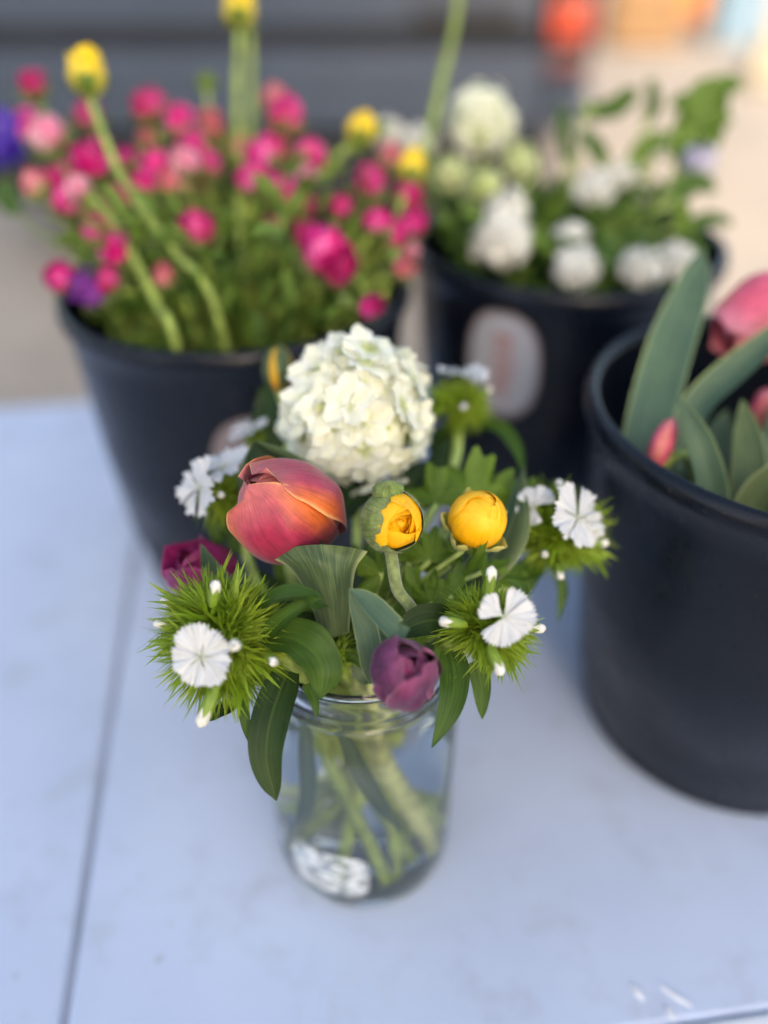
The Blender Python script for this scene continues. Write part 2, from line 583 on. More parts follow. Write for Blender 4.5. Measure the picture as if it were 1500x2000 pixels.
# ------------------------------------------------------------------ buckets
BR, BB, BH = 0.1115, 0.0862, 0.2145
BUCKETS = {'left': Vector((-0.094, 0.534, TZ)), 'mid': Vector((0.130, 0.6155, TZ)), 'right': Vector((0.211, 0.3715, TZ))}
prof = [(0.0, 0.0015), (BB - 0.006, 0.0015), (BB - 0.001, 0.006), (BB + 0.0005, 0.036), (BB + 0.0035, 0.0375), (BB + 0.0060, 0.040), (BB + 0.014, 0.11), (BB + 0.0195, 0.186),
        (BB + 0.0198, 0.188), (BR - 0.0040, 0.200), (BR - 0.0005, 0.2035), (BR, 0.2080), (BR - 0.0012, 0.2125), (BR - 0.0040, BH), (BR - 0.0068, 0.2128),
        (BR - 0.0078, 0.2085), (BR - 0.0085, 0.200), (BB + 0.0115, 0.11), (BB + 0.001, 0.02), (BB - 0.004, 0.006), (0.0, 0.005)]


def sticker_mat(name, border, body, ink):
    k = NT(name)
    uv = k.coord('UV')
    sp = k.n('ShaderNodeSeparateXYZ')
    k.l(uv, sp.inputs[0])
    u, v = sp.outputs[0], sp.outputs[1]
    du = k.math('ABSOLUTE', k.math('SUBTRACT', u, 0.5))
    dv = k.math('ABSOLUTE', k.math('SUBTRACT', v, 0.5))
    n1 = k.noise(1.0, k.scale(uv, (9, 14, 1)), 3)
    fig = k.math('MULTIPLY', k.rng(du, 0.10, 0.2, 1, 0), k.rng(dv, 0.30, 0.36, 1, 0))
    fig = k.math('MULTIPLY', fig, k.rng(n1, 0.38, 0.52))
    e = k.math('MAXIMUM', du, dv)
    c = k.mix(k.rng(e, 0.43, 0.48), body, border)
    c = k.mix(k.math('MULTIPLY', fig, 0.75), c, ink)
    return k.done(k.principled(c, 0.45, 0.4))


M['sticker_white'] = sticker_mat('bucket_label', (0.22, 0.175, 0.18), (0.33, 0.345, 0.39), (0.30, 0.13, 0.12))
M['sticker_tan'] = sticker_mat('bucket_label_tan', (0.22, 0.17, 0.165), (0.27, 0.225, 0.225), (0.27, 0.15, 0.14))


def wall_r(z):
    return interp_lin(z, [q[1] for q in prof[2:12]], [q[0] for q in prof[2:12]])


def interp_lin(t, xs, ys):
    for i in range(len(xs) - 1):
        if t <= xs[i + 1]:
            return lerp(ys[i], ys[i + 1], (t - xs[i]) / (xs[i + 1] - xs[i]))
    return ys[-1]


def bucket(key, label, sticker=None):
    c = BUCKETS[key]
    t = thing('flower_bucket', label, 'bucket', c, 'black flower buckets on the table')
    MB().lathe(prof, 72, c).build('bucket_wall', M['plastic'], t)
    if sticker:
        a0, z0, wd, ht, mat = sticker
        def fn(u, q):
            v = q * 2 - 1
            # squircle outline: an arched label
            k = (max(abs(u), abs(v)) / max(1e-4, (abs(u) ** 2.5 + abs(v) ** 2.5) ** (1 / 2.5)))
            uu, vv = u * k, v * k
            z = z0 + vv * ht / 2
            r = wall_r(z) + 0.0008
            an = a0 + uu * wd / 2 / r
            return c + Vector((r * math.cos(an), r * math.sin(an), z))
        MB().grid(fn, 16, 16).build('paper_label', mat, t, label='pale rounded paper label on the bucket wall')
    return t


bucket('left', 'black bucket at left full of pink and yellow flowers', (-PI / 2 + 0.20, 0.136, 0.056, 0.074, M['sticker_tan']))
bucket('mid', 'rearmost black bucket holding white flowers, with a pale rounded label', (-PI / 2 - 0.52, 0.158, 0.052, 0.078, M['sticker_white']))
bucket('right', 'large black bucket at the right edge holding tulips with broad leaves')

# ------------------------------------------------------------------ vehicle behind the table
M['van_paint'] = plain_mat('slate_paint', (0.052, 0.070, 0.104), 0.32, 0.5, 0.06, 3, **{'Coat Weight': 0.4})
M['van_dark'] = plain_mat('dark_trim', (0.018, 0.02, 0.025), 0.5, 0.4, 0.1, 10)
M['van_bumper'] = plain_mat('bumper_plastic', (0.048, 0.066, 0.098), 0.45, 0.4, 0.1, 10)
M['tyre'] = plain_mat('tyre_rubber', (0.015, 0.015, 0.016), 0.8, 0.3, 0.15, 40)
M['rim'] = plain_mat('wheel_rim', (0.3, 0.31, 0.32), 0.35, 0.6, 0.1, 10, **{'Metallic': 0.8})
M['amber'] = plain_mat('orange_lens', (0.55, 0.05, 0.015), 0.2, 0.6, 0.08, 30, **{'Coat Weight': 0.5})
M['red_lens'] = plain_mat('dark_red_lens', (0.13, 0.006, 0.01), 0.2, 0.6, 0.08, 30, **{'Coat Weight': 0.5})
VY, X0, X1 = 2.95, -1.46, 0.625
van = thing('parked_van', 'dark slate grey van parked behind the flowers, rear end towards the table', 'van', ((X0 + X1) / 2, VY + 1.5, 0), None)
def vbox(name, lo, hi, mat, bv=0.03, parent=None):
    return bevel(MB().box(lo, hi).build(name, M[mat], parent or van, smooth=False), bv, 3)
vbox('body', (X0, VY + 0.05, 0.50), (X1, VY + 4.6, 2.25), 'van_paint', 0.10)
XC = (X0 + X1) / 2
dl = vbox('rear_door', (X0 + 0.16, VY - 0.005, 0.805), (XC - 0.006, VY + 0.06, 2.1), 'van_paint', 0.02)
dr = vbox('rear_door', (XC + 0.006, VY - 0.005, 0.805), (X1 - 0.155, VY + 0.06, 2.1), 'van_paint', 0.02)
vbox('door_window', (XC + 0.12, VY - 0.012, 1.40), (X1 - 0.27, VY + 0.02, 1.95), 'dark_glass', 0.02, dr)
vbox('door_window', (X0 + 0.28, VY - 0.012, 1.40), (XC - 0.12, VY + 0.02, 1.95), 'dark_glass', 0.02, dl)
vbox('door_handle', (0.09, VY - 0.025, 0.818), (0.40, VY - 0.003, 0.865), 'van_dark', 0.01, dr)
vbox('sill_gap', (X0 + 0.03, VY + 0.03, 0.755), (X1 - 0.03, VY + 0.07, 0.80), 'van_dark', 0.004)
vbox('bumper', (X0 - 0.01, VY - 0.07, 0.53), (X1 - 0.13, VY + 0.20, 0.755), 'van_bumper', 0.03)
vbox('bumper_corner', (X1 - 0.127, VY - 0.06, 0.53), (X1 + 0.01, VY + 0.20, 0.675), 'van_bumper', 0.03)
vbox('underside', (X0 + 0.08, VY + 0.03, 0.28), (X1 - 0.08, VY + 4.5, 0.50), 'van_dark', 0.02)
for xa, xb in ((X1 - 0.145, X1 + 0.004), (X0 - 0.004, X0 + 0.145)):
    tl = vbox('tail_light', (xa, VY - 0.02, 0.68), (xb, VY + 0.12, 1.25), 'van_dark', 0.02)
    vbox('orange_lens', (xa + 0.010, VY - 0.032, 0.775), (xb - 0.010, VY + 0.02, 0.90), 'amber', 0.015, tl)
    vbox('red_lens', (xa + 0.010, VY - 0.032, 0.69), (xb - 0.010, VY + 0.02, 0.735), 'red_lens', 0.01, tl)
    vbox('red_lens', (xa + 0.010, VY - 0.032, 0.92), (xb - 0.010, VY + 0.02, 1.22), 'red_lens', 0.01, tl)
for x in (X0 + 0.13, X1 - 0.13):
    for y in (VY + 0.9, VY + 3.7):
        Mx = Matrix.Translation((x, y, 0.34)) @ Matrix.Rotation(PI / 2, 4, 'Y')
        wp = [(0.20, -0.10), (0.30, -0.105), (0.335, -0.08), (0.34, 0.0), (0.335, 0.08), (0.30, 0.105), (0.20, 0.10)]
        wh = MB().lathe(wp, 32).xf(Mx).build('wheel', M['tyre'], van)
        MB().lathe([(0.0, -0.07), (0.19, -0.085), (0.21, -0.09), (0.21, 0.09), (0.19, 0.085), (0.0, 0.07)], 32).xf(Mx).build('rim', M['rim'], wh)

# ------------------------------------------------------------------ things in the sun at the back right
M['crate_wood'] = plain_mat('crate_wood', (0.22, 0.13, 0.065), 0.7, 0.3, 0.25, 9)
M['crate_orange'] = plain_mat('orange_plastic', (0.62, 0.20, 0.04), 0.5, 0.4, 0.1, 9)
M['cool_white'] = plain_mat('cooler_white', (0.19, 0.215, 0.24), 0.5, 0.4, 0.06, 5)
M['cool_blue'] = plain_mat('cooler_blue', (0.02, 0.17, 0.32), 0.45, 0.4, 0.06, 5)
M['paper'] = plain_mat('cream_paper', (0.33, 0.29, 0.22), 0.8, 0.2, 0.08, 12, bumpy=0.3)


def ground_at(px, py):
    a = PITCH + math.atan((py - 1000) / 1700)
    d = CAMP.z / (math.sin(PITCH) + (py - 1000) / 1700 * math.cos(PITCH))
    p = P(px, py, d)
    return Vector((p.x, p.y, 0))


def slat_crate(name, label, c, w_, d_, h_, mat, n, cat='crate'):
    t = thing(name, label, cat, c)
    st = h_ / n
    for i in range(n):
        z0, z1 = i * st + 0.008 + 0.02, (i + 1) * st - 0.006 + 0.02
        for yy in (-d_ / 2, d_ / 2 - 0.02):
            bevel(MB().box((c.x - w_ / 2, c.y + yy, z0), (c.x + w_ / 2, c.y + yy + 0.02, z1)).build('slat', mat, t, smooth=False), 0.004, 1)
        for xx in (-w_ / 2 - 0.021, w_ / 2 + 0.001):
            bevel(MB().box((c.x + xx, c.y - d_ / 2, z0), (c.x + xx + 0.02, c.y + d_ / 2, z1)).build('slat', mat, t, smooth=False), 0.004, 1)
    for xx in (-1, 1):
        for yy in (-1, 1):
            px_, py_ = c.x + xx * (w_ / 2 - 0.03), c.y + yy * (d_ / 2 - 0.045)
            MB().box((px_ - 0.02, py_ - 0.02, 0), (px_ + 0.02, py_ + 0.02, h_)).build('corner_post', mat, t, smooth=False)
    MB().box((c.x - w_ / 2 + 0.005, c.y - d_ / 2 + 0.025, 0.02), (c.x + w_ / 2 - 0.005, c.y + d_ / 2 - 0.025, 0.04)).build('base_board', mat, t, smooth=False)
    return t


c = ground_at(1258, 100)
slat_crate('wooden_crate', 'brown wooden crate standing in the sun right of the orange tail light', c + Vector((0, 0.25, 0)), 0.56, 0.5, 0.75, M['crate_wood'], 6)
c = ground_at(1362, 42)
slat_crate('plastic_crate', 'orange plastic crate on the ground behind the brown wooden crate', c + Vector((0, 0.25, 0)), 0.52, 0.45, 0.5, M['crate_orange'], 4)
c = ground_at(1452, 96) + Vector((0.05, 0.25, 0))
t = thing('cool_box', 'white cool box with a bright blue band at the top right corner', 'cool box', c)
vb = lambda nm, lo, hi, mt, bv: bevel(MB().box(c + Vector(lo), c + Vector(hi)).build(nm, M[mt], t, smooth=False), bv, 3)
vb('box_body', (-0.32, -0.24, 0.0), (0.42, 0.24, 0.62), 'cool_white', 0.03)
vb('blue_band', (-0.19, -0.262, 0.04), (-0.07, 0.262, 0.60), 'cool_blue', 0.01)
vb('lid', (-0.34, -0.26, 0.622), (0.44, 0.26, 0.72), 'cool_white', 0.03)
c = ground_at(1495, 178) + Vector((0.06, 0.1, 0))
t = thing('paper_sack', 'crumpled cream paper sack in front of the cool box at the right edge', 'sack', c)
def sack(u, q):
    a = PI * u
    sq = (abs(math.cos(a)) ** 4 + abs(math.sin(a)) ** 4) ** -0.25
    r = sq * interp(q, [0, 0.06, 0.6, 0.85, 1], [0.12, 0.17, 0.16, 0.10, 0.12])
    p = Vector((r * math.cos(a), r * 0.7 * math.sin(a), q * 0.36))
    return c + p * (1 + 0.10 * noise.noise(p * 9))
MB().grid(sack, 28, 16, wrap=True).build('sack_body', M['paper'], t)
MB().tube([c + Vector((-0.11, 0, 0.30)), c + Vector((0, -0.085, 0.31)), c + Vector((0.11, 0, 0.30))], 0.008, 6).build('tie_string', M['crate_wood'], t)

# ------------------------------------------------------------------ jar and water
J = Vector((-0.011, 0.278, TZ))
JH = 0.157


def glass_mat(name, ior, tint, rough=0.0):
    k = NT(name)
    g_ = k.n('ShaderNodeBsdfGlass')
    g_.inputs['IOR'].default_value = ior
    g_.inputs['Color'].default_value = tint + (1,)
    g_.inputs['Roughness'].default_value = rough
    return k.done(g_.outputs[0])


M['glass'] = glass_mat('jar_glass', 1.45, (0.99, 1.0, 0.995))
M['water'] = glass_mat('jar_water', 1.333, (0.995, 1.0, 0.99))
k = NT('jar_sticker')
uv = k.coord('UV')
nz = k.noise(1.0, k.scale(uv, (5, 9, 1)), 3, 0.5, 0.5)
k_c = k.mix(k.rng(nz, 0.46, 0.62, 0, 0.7), (0.56, 0.62, 0.68), (0.22, 0.30, 0.38))
tr = k.n('ShaderNodeBsdfTransparent')
mx = k.n('ShaderNodeMixShader')
k.l(k.rng(nz, 0.42, 0.60, 0.92, 0.30), mx.inputs[0])
k.l(tr.outputs[0], mx.inputs[1])
k.l(k.principled(k_c, 0.35, 0.5), mx.inputs[2])
M['jar_sticker'] = k.done(mx.outputs[0])
outer = [(0.0, 0.003), (0.030, 0.002), (0.036, 0.0005), (0.041, 0.002), (0.0445, 0.008), (0.0455, 0.016), (0.0458, 0.05), (0.0458, 0.118), (0.0452, 0.126), (0.0438, 0.131),
         (0.0430, 0.133), (0.0429, 0.1345), (0.0441, 0.1360), (0.0441, 0.1380), (0.0429, 0.1395), (0.0429, 0.1415), (0.0440, 0.1430), (0.0440, 0.1448), (0.0428, 0.1462),
         (0.0426, 0.151), (0.0431, 0.1535), (0.0428, 0.156), (0.0416, JH)]
inner = [(0.0404, 0.156), (0.0400, 0.150), (0.0401, 0.134), (0.0412, 0.129), (0.0427, 0.123), (0.0430, 0.116), (0.0430, 0.05), (0.0425, 0.016), (0.0405, 0.010), (0.034, 0.0075), (0.0, 0.0085)]
jar = thing('mason_jar', 'clear glass screw neck jar holding the mixed bouquet', 'jar', J)
jo = MB().lathe(outer + inner, 72, J).build('glass_body', M['glass'], jar)
def jst(u, q):
    v = q * 2 - 1
    kk = (max(abs(u), abs(v)) / max(1e-4, (abs(u) ** 5 + abs(v) ** 5) ** 0.2))
    a = -PI / 2 - 0.36 + u * kk * 0.44
    z = 0.036 + v * kk * 0.016
    r = 0.0463 if z > 0.016 else 0.0463 - (0.016 - z) * 0.06
    return J + Vector((r * math.cos(a), r * math.sin(a), z))
MB().grid(jst, 16, 8).build('jar_label', M['jar_sticker'], jar, label='white wet looking label low on the jar')
WL = 0.136
# the water reaches a hair into the glass so that no air film is left between them
wprof = [(0.0, 0.0082), (0.034, 0.0072), (0.0407, 0.0097), (0.0428, 0.016), (0.0433, 0.05), (0.0433, 0.116), (0.0430, 0.123), (0.0415, 0.129), (0.0404, 0.134), (0.0403, WL + 0.0006), (0.0390, WL), (0.0, WL)]
wt = MB().lathe(wprof, 72, J).build('water', M['water'])
tag(wt, 'clear water filling most of the glass jar', 'water')


def jmouth(a, r):
    return J + Vector((r * math.cos(R(a)), r * math.sin(R(a)), 0.148))


def jfoot(a, r, z=0.014):
    return J + Vector((r * math.cos(R(a)), r * math.sin(R(a)), z))


# ------------------------------------------------------------------ flower builders
def cup_petal(Rr, L, B, tipc, a0=0.0, rho=0.92, spiral=0.0, curl=0.0, wave=0.03, seed=0.0, prof_=None, shape=None, tz=0.0, notch=0.0, ridge=0.03):
    xs = [0, 0.12, 0.42, 0.75, 1]
    pr = prof_ or [0.22, 0.62, 1.0, 0.82, tipc]
    sx = [0, 0.15, 0.5, 0.8, 0.94, 1]
    sh = shape or [0.28, 0.62, 1.0, 0.82, 0.46, 0.05]
    ca, sa = math.cos(a0), math.sin(a0)
    def fn(u, t):
        r = Rr * interp(t, xs, pr)
        bw = B * interp(t, sx, sh)
        ph = bw * u / (rho * Rr)
        x = r - rho * Rr * (1 - math.cos(ph))
        y = rho * Rr * math.sin(ph)
        z = L * t - notch * L * (1 - abs(u)) ** 2 * max(0, t - 0.8) * 5 + tz * L * t * t
        x += Rr * (spiral * u + curl * abs(u) ** 3 * t - ridge * math.exp(-(u / 0.16) ** 2) * t)
        q = Vector((x, y, z)) * (1.6 / Rr) + Vector((seed * 7.3, seed * 3.1, seed))
        n_ = noise.noise(q)
        x += Rr * wave * n_ * 2
        z += L * wave * noise.noise(q + Vector((9, 4, 1))) * t
        y += Rr * wave * noise.noise(q * 1.7 + Vector((3, 8, 5))) * abs(u)
        return Vector((x * ca - y * sa, x * sa + y * ca, z))
    return fn


def ribbon(mb, pts, width, normal, prof_=None, fold=0.3, nu=6, nv=16, wave=0.0, seed=0.0, twist=0.0, fold_end=None, curl=0.0):
    """a leaf: pts along its midrib, width = half width in metres, normal = where its face looks"""
    path = catmull(pts, nv)
    N = normal.normalized()
    xs = [0, 0.12, 0.35, 0.65, 0.88, 1]
    pr = prof_ or [0.35, 0.65, 1.0, 0.85, 0.38, 0.02]
    fe = fold if fold_end is None else fold_end
    def fn(u, t):
        i = round(t * nv)
        T = (path[min(i + 1, nv)] - path[max(i - 1, 0)]).normalized()
        s = T.cross(N).normalized()
        n = s.cross(T)
        if twist:
            a = twist * t
            s, n = s * math.cos(a) + n * math.sin(a), n * math.cos(a) - s * math.sin(a)
        wd = width * interp(t, xs, pr)
        f = lerp(fold, fe, t)
        p = path[i] + s * (wd * u * math.cos(f * abs(u))) + n * (wd * abs(u) * math.sin(f * abs(u)))
        if curl:
            p += n * (curl * wd * u)
        if wave:
            p += n * (width * wave * abs(u) * math.sin(t * 17 + seed + (2 if u > 0 else 0)) + width * wave * noise.noise(Vector((u * 1.5, t * 5, seed))))
        return p
    return mb.grid(fn, nu, nv)


def leaf(name, parent, pts, width, mat, normal=None, **kw):
    kw.setdefault('wave', 0.05)
    kw.setdefault('seed', len(bpy.data.objects) * 1.37)
    return ribbon(MB(), pts, width, normal or CD(0, 0.2, 1), **kw).build(name, M[mat], parent)


def stem(parent, pts, r, mat='stem', name='stem', n=8, segs=None):
    return MB().tube(pts, r, n, segs).build(name, M[mat], parent)


def needle_head(axis, centre, Rr, ntuft, npt, spread=1.9, seed=1):
    rnd = random.Random(seed)
    mb = MB()
    fr = frame(axis, Vector((0.3, 0.9, 0.1)))
    subs, size_ = [], []
    ns_ = max(3, ntuft // 15)
    for i in range(ns_):
        ph, th = i * 2.39996 + seed, spread * 0.92 * math.sqrt((i + 0.4) / ns_)
        size_.append(rnd.uniform(0.78, 1.16))
        subs.append(fr.to_3x3() @ Vector((math.sin(th) * math.cos(ph), math.sin(th) * math.sin(ph), math.cos(th))))
    for i in range(ntuft):
        ph = i * 2.39996 + rnd.uniform(-0.25, 0.25)
        th = spread * math.sqrt((i + 0.5) / ntuft) + rnd.uniform(-0.1, 0.1)
        d = fr @ Vector((math.sin(th) * math.cos(ph), math.sin(th) * math.sin(ph), math.cos(th)))
        rr = Rr * rnd.uniform(0.80, 1.08)
        e = max(subs, key=lambda q: q.dot(d))
        rr *= size_[subs.index(e)]
        base = centre + e * rr * rnd.uniform(0.34, 0.44) + (d - e) * rr * 0.26
        d = (e * 0.35 + (d - e) * 1.35 + d * 0.5).normalized()
        tf = frame(d, Vector((rnd.uniform(-1, 1), rnd.uniform(-1, 1), 0.3)))
        for j in range(npt):
            a = j * 2.4 + rnd.uniform(-0.4, 0.4)
            op = rnd.uniform(0.08, 0.72)
            ln = rr * rnd.uniform(0.34, 0.74) * (1.05 - 0.25 * op)
            dd = tf @ Vector((math.sin(op) * math.cos(a), math.sin(op) * math.sin(a), math.cos(op)))
            out = (tf @ Vector((math.cos(a), math.sin(a), 0)))
            s = dd.cross(out).normalized()
            wd = rr * (rnd.uniform(0.016, 0.028) if rnd.random() < 0.85 else rnd.uniform(0.04, 0.06))
            k1 = rnd.uniform(-0.14, 0.40)
            o = len(mb.v)
            sd = s * rnd.uniform(-0.12, 0.12)
            for q, wq in ((0, 0.7), (0.35, 1.0), (0.7, 0.55), (1.0, 0.06)):
                p = base + dd * (ln * q) + (out * k1 + sd) * (ln * q * q) + Vector((0, 0, -0.06 * ln * q * q))
                mb.v += [p - s * wd * wq, p + out * (wd * wq * -0.45), p + s * wd * wq]
                mb.uv += [(0, q), (0.5, q), (1, q)]
            for q in range(3):
                for e in range(2):
                    A = o + q * 3 + e
                    mb.f.append((A, A + 1, A + 4, A + 3))
    return mb


def pinked_petal(size, half=0.60, teeth=9, seed=0, cup=0.12, a0=0.0):
    rnd = random.Random(seed)
    tt = [rnd.uniform(0.6, 1.2) for _ in range(teeth + 2)]
    def fn(u, t):
        k_ = (u + 1) / 2 * teeth
        tri = abs((k_ % 1) - 0.5) * 2
        edge = 1 + 0.11 * (0.5 - tri) * tt[int(k_)] - 0.13 * abs(u) ** 3
        r = size * t * lerp(1, edge, t ** 3)
        a = a0 + u * half * (0.72 + 0.28 * min(1, t * 1.5))
        z = size * (cup * t * t - 0.10 * t ** 3 + 0.09 * math.sin(u * 6 + seed) * t * t + 0.045 * math.sin(u * 17 + seed * 2) * t ** 3)
        return Vector((r * math.cos(a), r * math.sin(a), z))
    return MB().grid(fn, teeth * 4, 7)


def white_bloom(parent, centre, axis, size, pets, seed=0, roll=0.0):
    """five (or fewer) toothed petals round a small pale eye"""
    fr = frame(axis, UP + RIGHT * 0.01, centre)
    for i, a in enumerate(pets):
        sz = size * (1.04 + 0.10 * math.sin(seed * 3 + i * 2))
        m = fr @ Matrix.Translation((0, 0, 0.0003 * (i % 3))) @ Matrix.Rotation(R(a + roll), 4, 'Z') @ Matrix.Rotation(-0.05 + 0.13 * math.sin(i * 2.1 + seed), 4, 'Y') @ Matrix.Rotation(0.12, 4, 'X')
        pinked_petal(sz, 0.68, 10, seed * 10 + i).xf(m).build('petal', M['white'], parent)
    eye = MB()
    for i in range(4):
        a = i * 1.7 + seed
        eye.tube([fr @ Vector((0, 0, -0.001)), fr @ Vector((0.0011 * math.cos(a), 0.0011 * math.sin(a), 0.0015)), fr @ Vector((0.0022 * math.cos(a), 0.0022 * math.sin(a), 0.0020))], 0.00022, 5, 4)
    eye.build('stamens', M['cream'], parent)
    MB().tube([fr @ Vector((0, 0, -0.0005)), fr @ Vector((0, 0, -0.012))], lambda t: lerp(0.0012, 0.0017, t), 8, 4).build('flower_tube', M['calyx'], parent)


def white_bud(parent, centre, axis, ln, wd):
    ln, wd = ln * 1.25, wd * 0.95
    fr = frame(axis, RIGHT + UP * 0.3, centre)
    mb = MB().grid(lambda u, t: fr @ Vector((wd * interp(t, [0, .3, .7, .92, 1], [.55, .9, 1, .75, .25]) * math.cos(PI * u) * (1 + .10 * math.sin(3 * PI * u + 5 * t)),
                                             wd * interp(t, [0, .3, .7, .92, 1], [.55, .9, 1, .75, .25]) * math.sin(PI * u) * (1 + .10 * math.sin(3 * PI * u + 5 * t)), ln * t)), 14, 8, wrap=True)
    bd = mb.build('bud', M['cream'], parent)
    MB().grid(lambda u, t: fr @ Vector((wd * 1.12 * interp(t, [0, .4, 1], [.5, .95, 1.0]) * math.cos(PI * u), wd * 1.12 * interp(t, [0, .4, 1], [.5, .95, 1.0]) * math.sin(PI * u),
                                        ln * (-0.5 + t * (1.02 + 0.18 * math.cos(5 * PI * u))))), 20, 6, wrap=True).build('bud_calyx', M['calyx'], bd)


def dianthus(label, px, py, d, axis, rad, ntuft, npt, blooms, buds, leaves, mouth, foot, seed, bend=None, spread=1.9, stem_r=0.0026):
    c = P(px, py, d)
    ax = CD(*axis)
    t = thing('sweet_william', label, 'flower', c)
    needle_head(ax, c, rad, ntuft, npt, spread, seed).build('bracts', M['needle'], t, kind='stuff')
    core = MB()
    rnd = random.Random(seed + 50)
    fr = frame(ax, RIGHT + UP * 0.2)
    for i in range(26):
        ph, th = i * 2.39996, 1.7 * math.sqrt((i + 0.5) / 26)
        dr_ = fr @ Vector((math.sin(th) * math.cos(ph), math.sin(th) * math.sin(ph), math.cos(th)))
        core.ball(c + dr_ * rad * 0.40, rad * 0.085, rad * 0.085, rad * 0.24, frame(dr_, RIGHT + UP * .37), 7, 5)
        core.tube([c - ax * rad * 0.55, c + dr_ * rad * 0.25], rad * 0.03, 5, 3)
    core.build('calyx_cluster', M['calyx'], t, kind='stuff')
    for i, (bx, by, bd, bax, size, pets, roll) in enumerate(blooms):
        white_bloom(t, P(bx, by, bd), CD(*bax), size, pets, seed + i, roll)
    for (bx, by, bd, bax, ln, wd) in buds:
        white_bud(t, P(bx, by, bd), CD(*bax), ln, wd)
    for L in leaves:
        pts, wd, mat = L[0], L[1], L[2]
        kw = dict(L[3]) if len(L) > 3 else {}
        leaf('leaf', t, [P(*p) for p in pts], wd, mat, **kw)
    neck = c - ax * rad * 0.5
    pts = [neck] + ([P(*bend)] if bend else []) + [mouth, foot]
    st = stem(t, pts, stem_r, 'stem', segs=22)
    MB().ball(mouth.lerp(foot, 0.4), stem_r * 1.7, stem_r * 1.7, stem_r * 1.5, frame((foot - mouth), RIGHT), 8, 6).build('stem_node', M['stem'], st)
    return t


def tulip_bloom(parent, m, Rr, L, mat, outer_, inner_, tipc=0.22, seed=0, nu=16, nv=22, spiral=0.05, wave=0.03, curl=0.02):
    """outer_/inner_: petal angles in degrees round the axis"""
    for i, a in enumerate(inner_):
        MB().grid(cup_petal(Rr * 0.84, L * 0.93, Rr * 0.92, tipc * 0.35, R(a), spiral=0.03, prof_=[0.22, 0.62, 1.0, 0.70, tipc * 0.35], wave=0.025, seed=seed + i + 10), nu, nv).xf(m).build('petal', M[mat], parent)
    for i, a in enumerate(outer_):
        MB().grid(cup_petal(Rr, L * (1.0 - 0.03 * i), Rr * 1.12, tipc, R(a), spiral=spiral, curl=curl, wave=wave, seed=seed + i), nu, nv).xf(m).build('petal', M[mat], parent)


def ran_ball(mb, Rr, n, open_=0.15, seed=0, nu=8, nv=10, wave=0.035):
    """a many-petalled globe: shells of rounded petals, tight towards the heart"""
    rnd = random.Random(seed)
    for i in range(n):
        f = i / max(1, n - 1)
        rr = Rr * lerp(0.22, 1.0, f ** 0.8)
        a0 = i * 2.2 + rnd.uniform(-0.2, 0.2)
        hgt = Rr * lerp(1.5, 1.72, 1 - f)
        tip = lerp(0.45, open_ + 0.25, f)
        fn = cup_petal(rr, hgt, rr * 1.25, tip, a0, rho=0.95, spiral=0.05, wave=wave, seed=seed + i * 0.7, prof_=[0.3, 0.72, 1.0, 0.92, tip],
                       shape=[0.4, 0.75, 1.0, 0.96, 0.78, 0.42], ridge=0.0)
        sub = MB().grid(fn, nu, nv)
        z0 = -Rr * 0.78 + (1 - f) * Rr * 0.04
        mb.add(sub, Matrix.Translation((0, 0, z0)))
    return mb


def lobed_leaf(size, seed=0, lobes=3, teeth=2):
    rnd = random.Random(seed)
    def fn(u, t):
        a = u * 1.75
        k_ = abs(math.cos(a * lobes / 1.75 * PI / 2 * 0.98))
        r = 0.42 + 0.58 * k_ ** 0.55
        r *= 1 + 0.13 * math.cos(a * lobes * teeth * 2.3 + seed)
        r *= 1 - 0.28 * (abs(u)) ** 1.5
        rr = size * r * t
        x = rr * math.sin(a)
        y = rr * math.cos(a)
        z = size * (0.20 * t * t * math.cos(a * 1.8) + 0.10 * t * math.sin(a * 5 + seed) * t - 0.10 * t ** 3)
        return Vector((x, y, z))
    return MB().grid(fn, 40, 7)


def put_lobed(parent, px, py, d, size, up, normal, seed=0, lobes=3, mat='ran_leaf', foot=None):
    o = P(px, py, d)
    n = CD(*normal)
    y = CD(*up)
    y = (y - n * y.dot(n)).normalized()
    x = y.cross(n)
    m = Matrix((x, y, n)).transposed().to_4x4()
    m.translation = o
    lf = lobed_leaf(size, seed, lobes).xf(m).build('leaf', M[mat], parent)
    if foot is not None:
        MB().tube([o, o.lerp(foot, 0.5) + Vector((0, 0, 0.004)), foot], 0.0011, 6, 8).build('leaf_stalk', M['stem'], lf)
    return lf


def patch(parent, left, right, mat, bulge=0.004, nu=10, nv=14, arch=0.0, toward=None, name='leaf', wave=0.0):
    """a leaf blade between two margins given as 3D points, bowed towards the viewer's side"""
    A, B = catmull(left, nv), catmull(right, nv)
    tw = toward or -FWD
    def fn(u, t):
        i = round(t * nv)
        p = A[i].lerp(B[i], (u + 1) / 2)
        p += tw * (bulge * (1 - u * u) * (0.35 + 0.65 * math.sin(PI * (0.12 + 0.8 * t)))) + UP * (arch * (1 - u * u) * t * t)
        if wave:
            p += tw * (wave * noise.noise(Vector((u * 2, t * 4, wave * 900))))
        return p
    return MB().grid(fn, nu, nv).build(name, M[mat], parent)


PP = lambda pts: [P(*p) for p in pts]

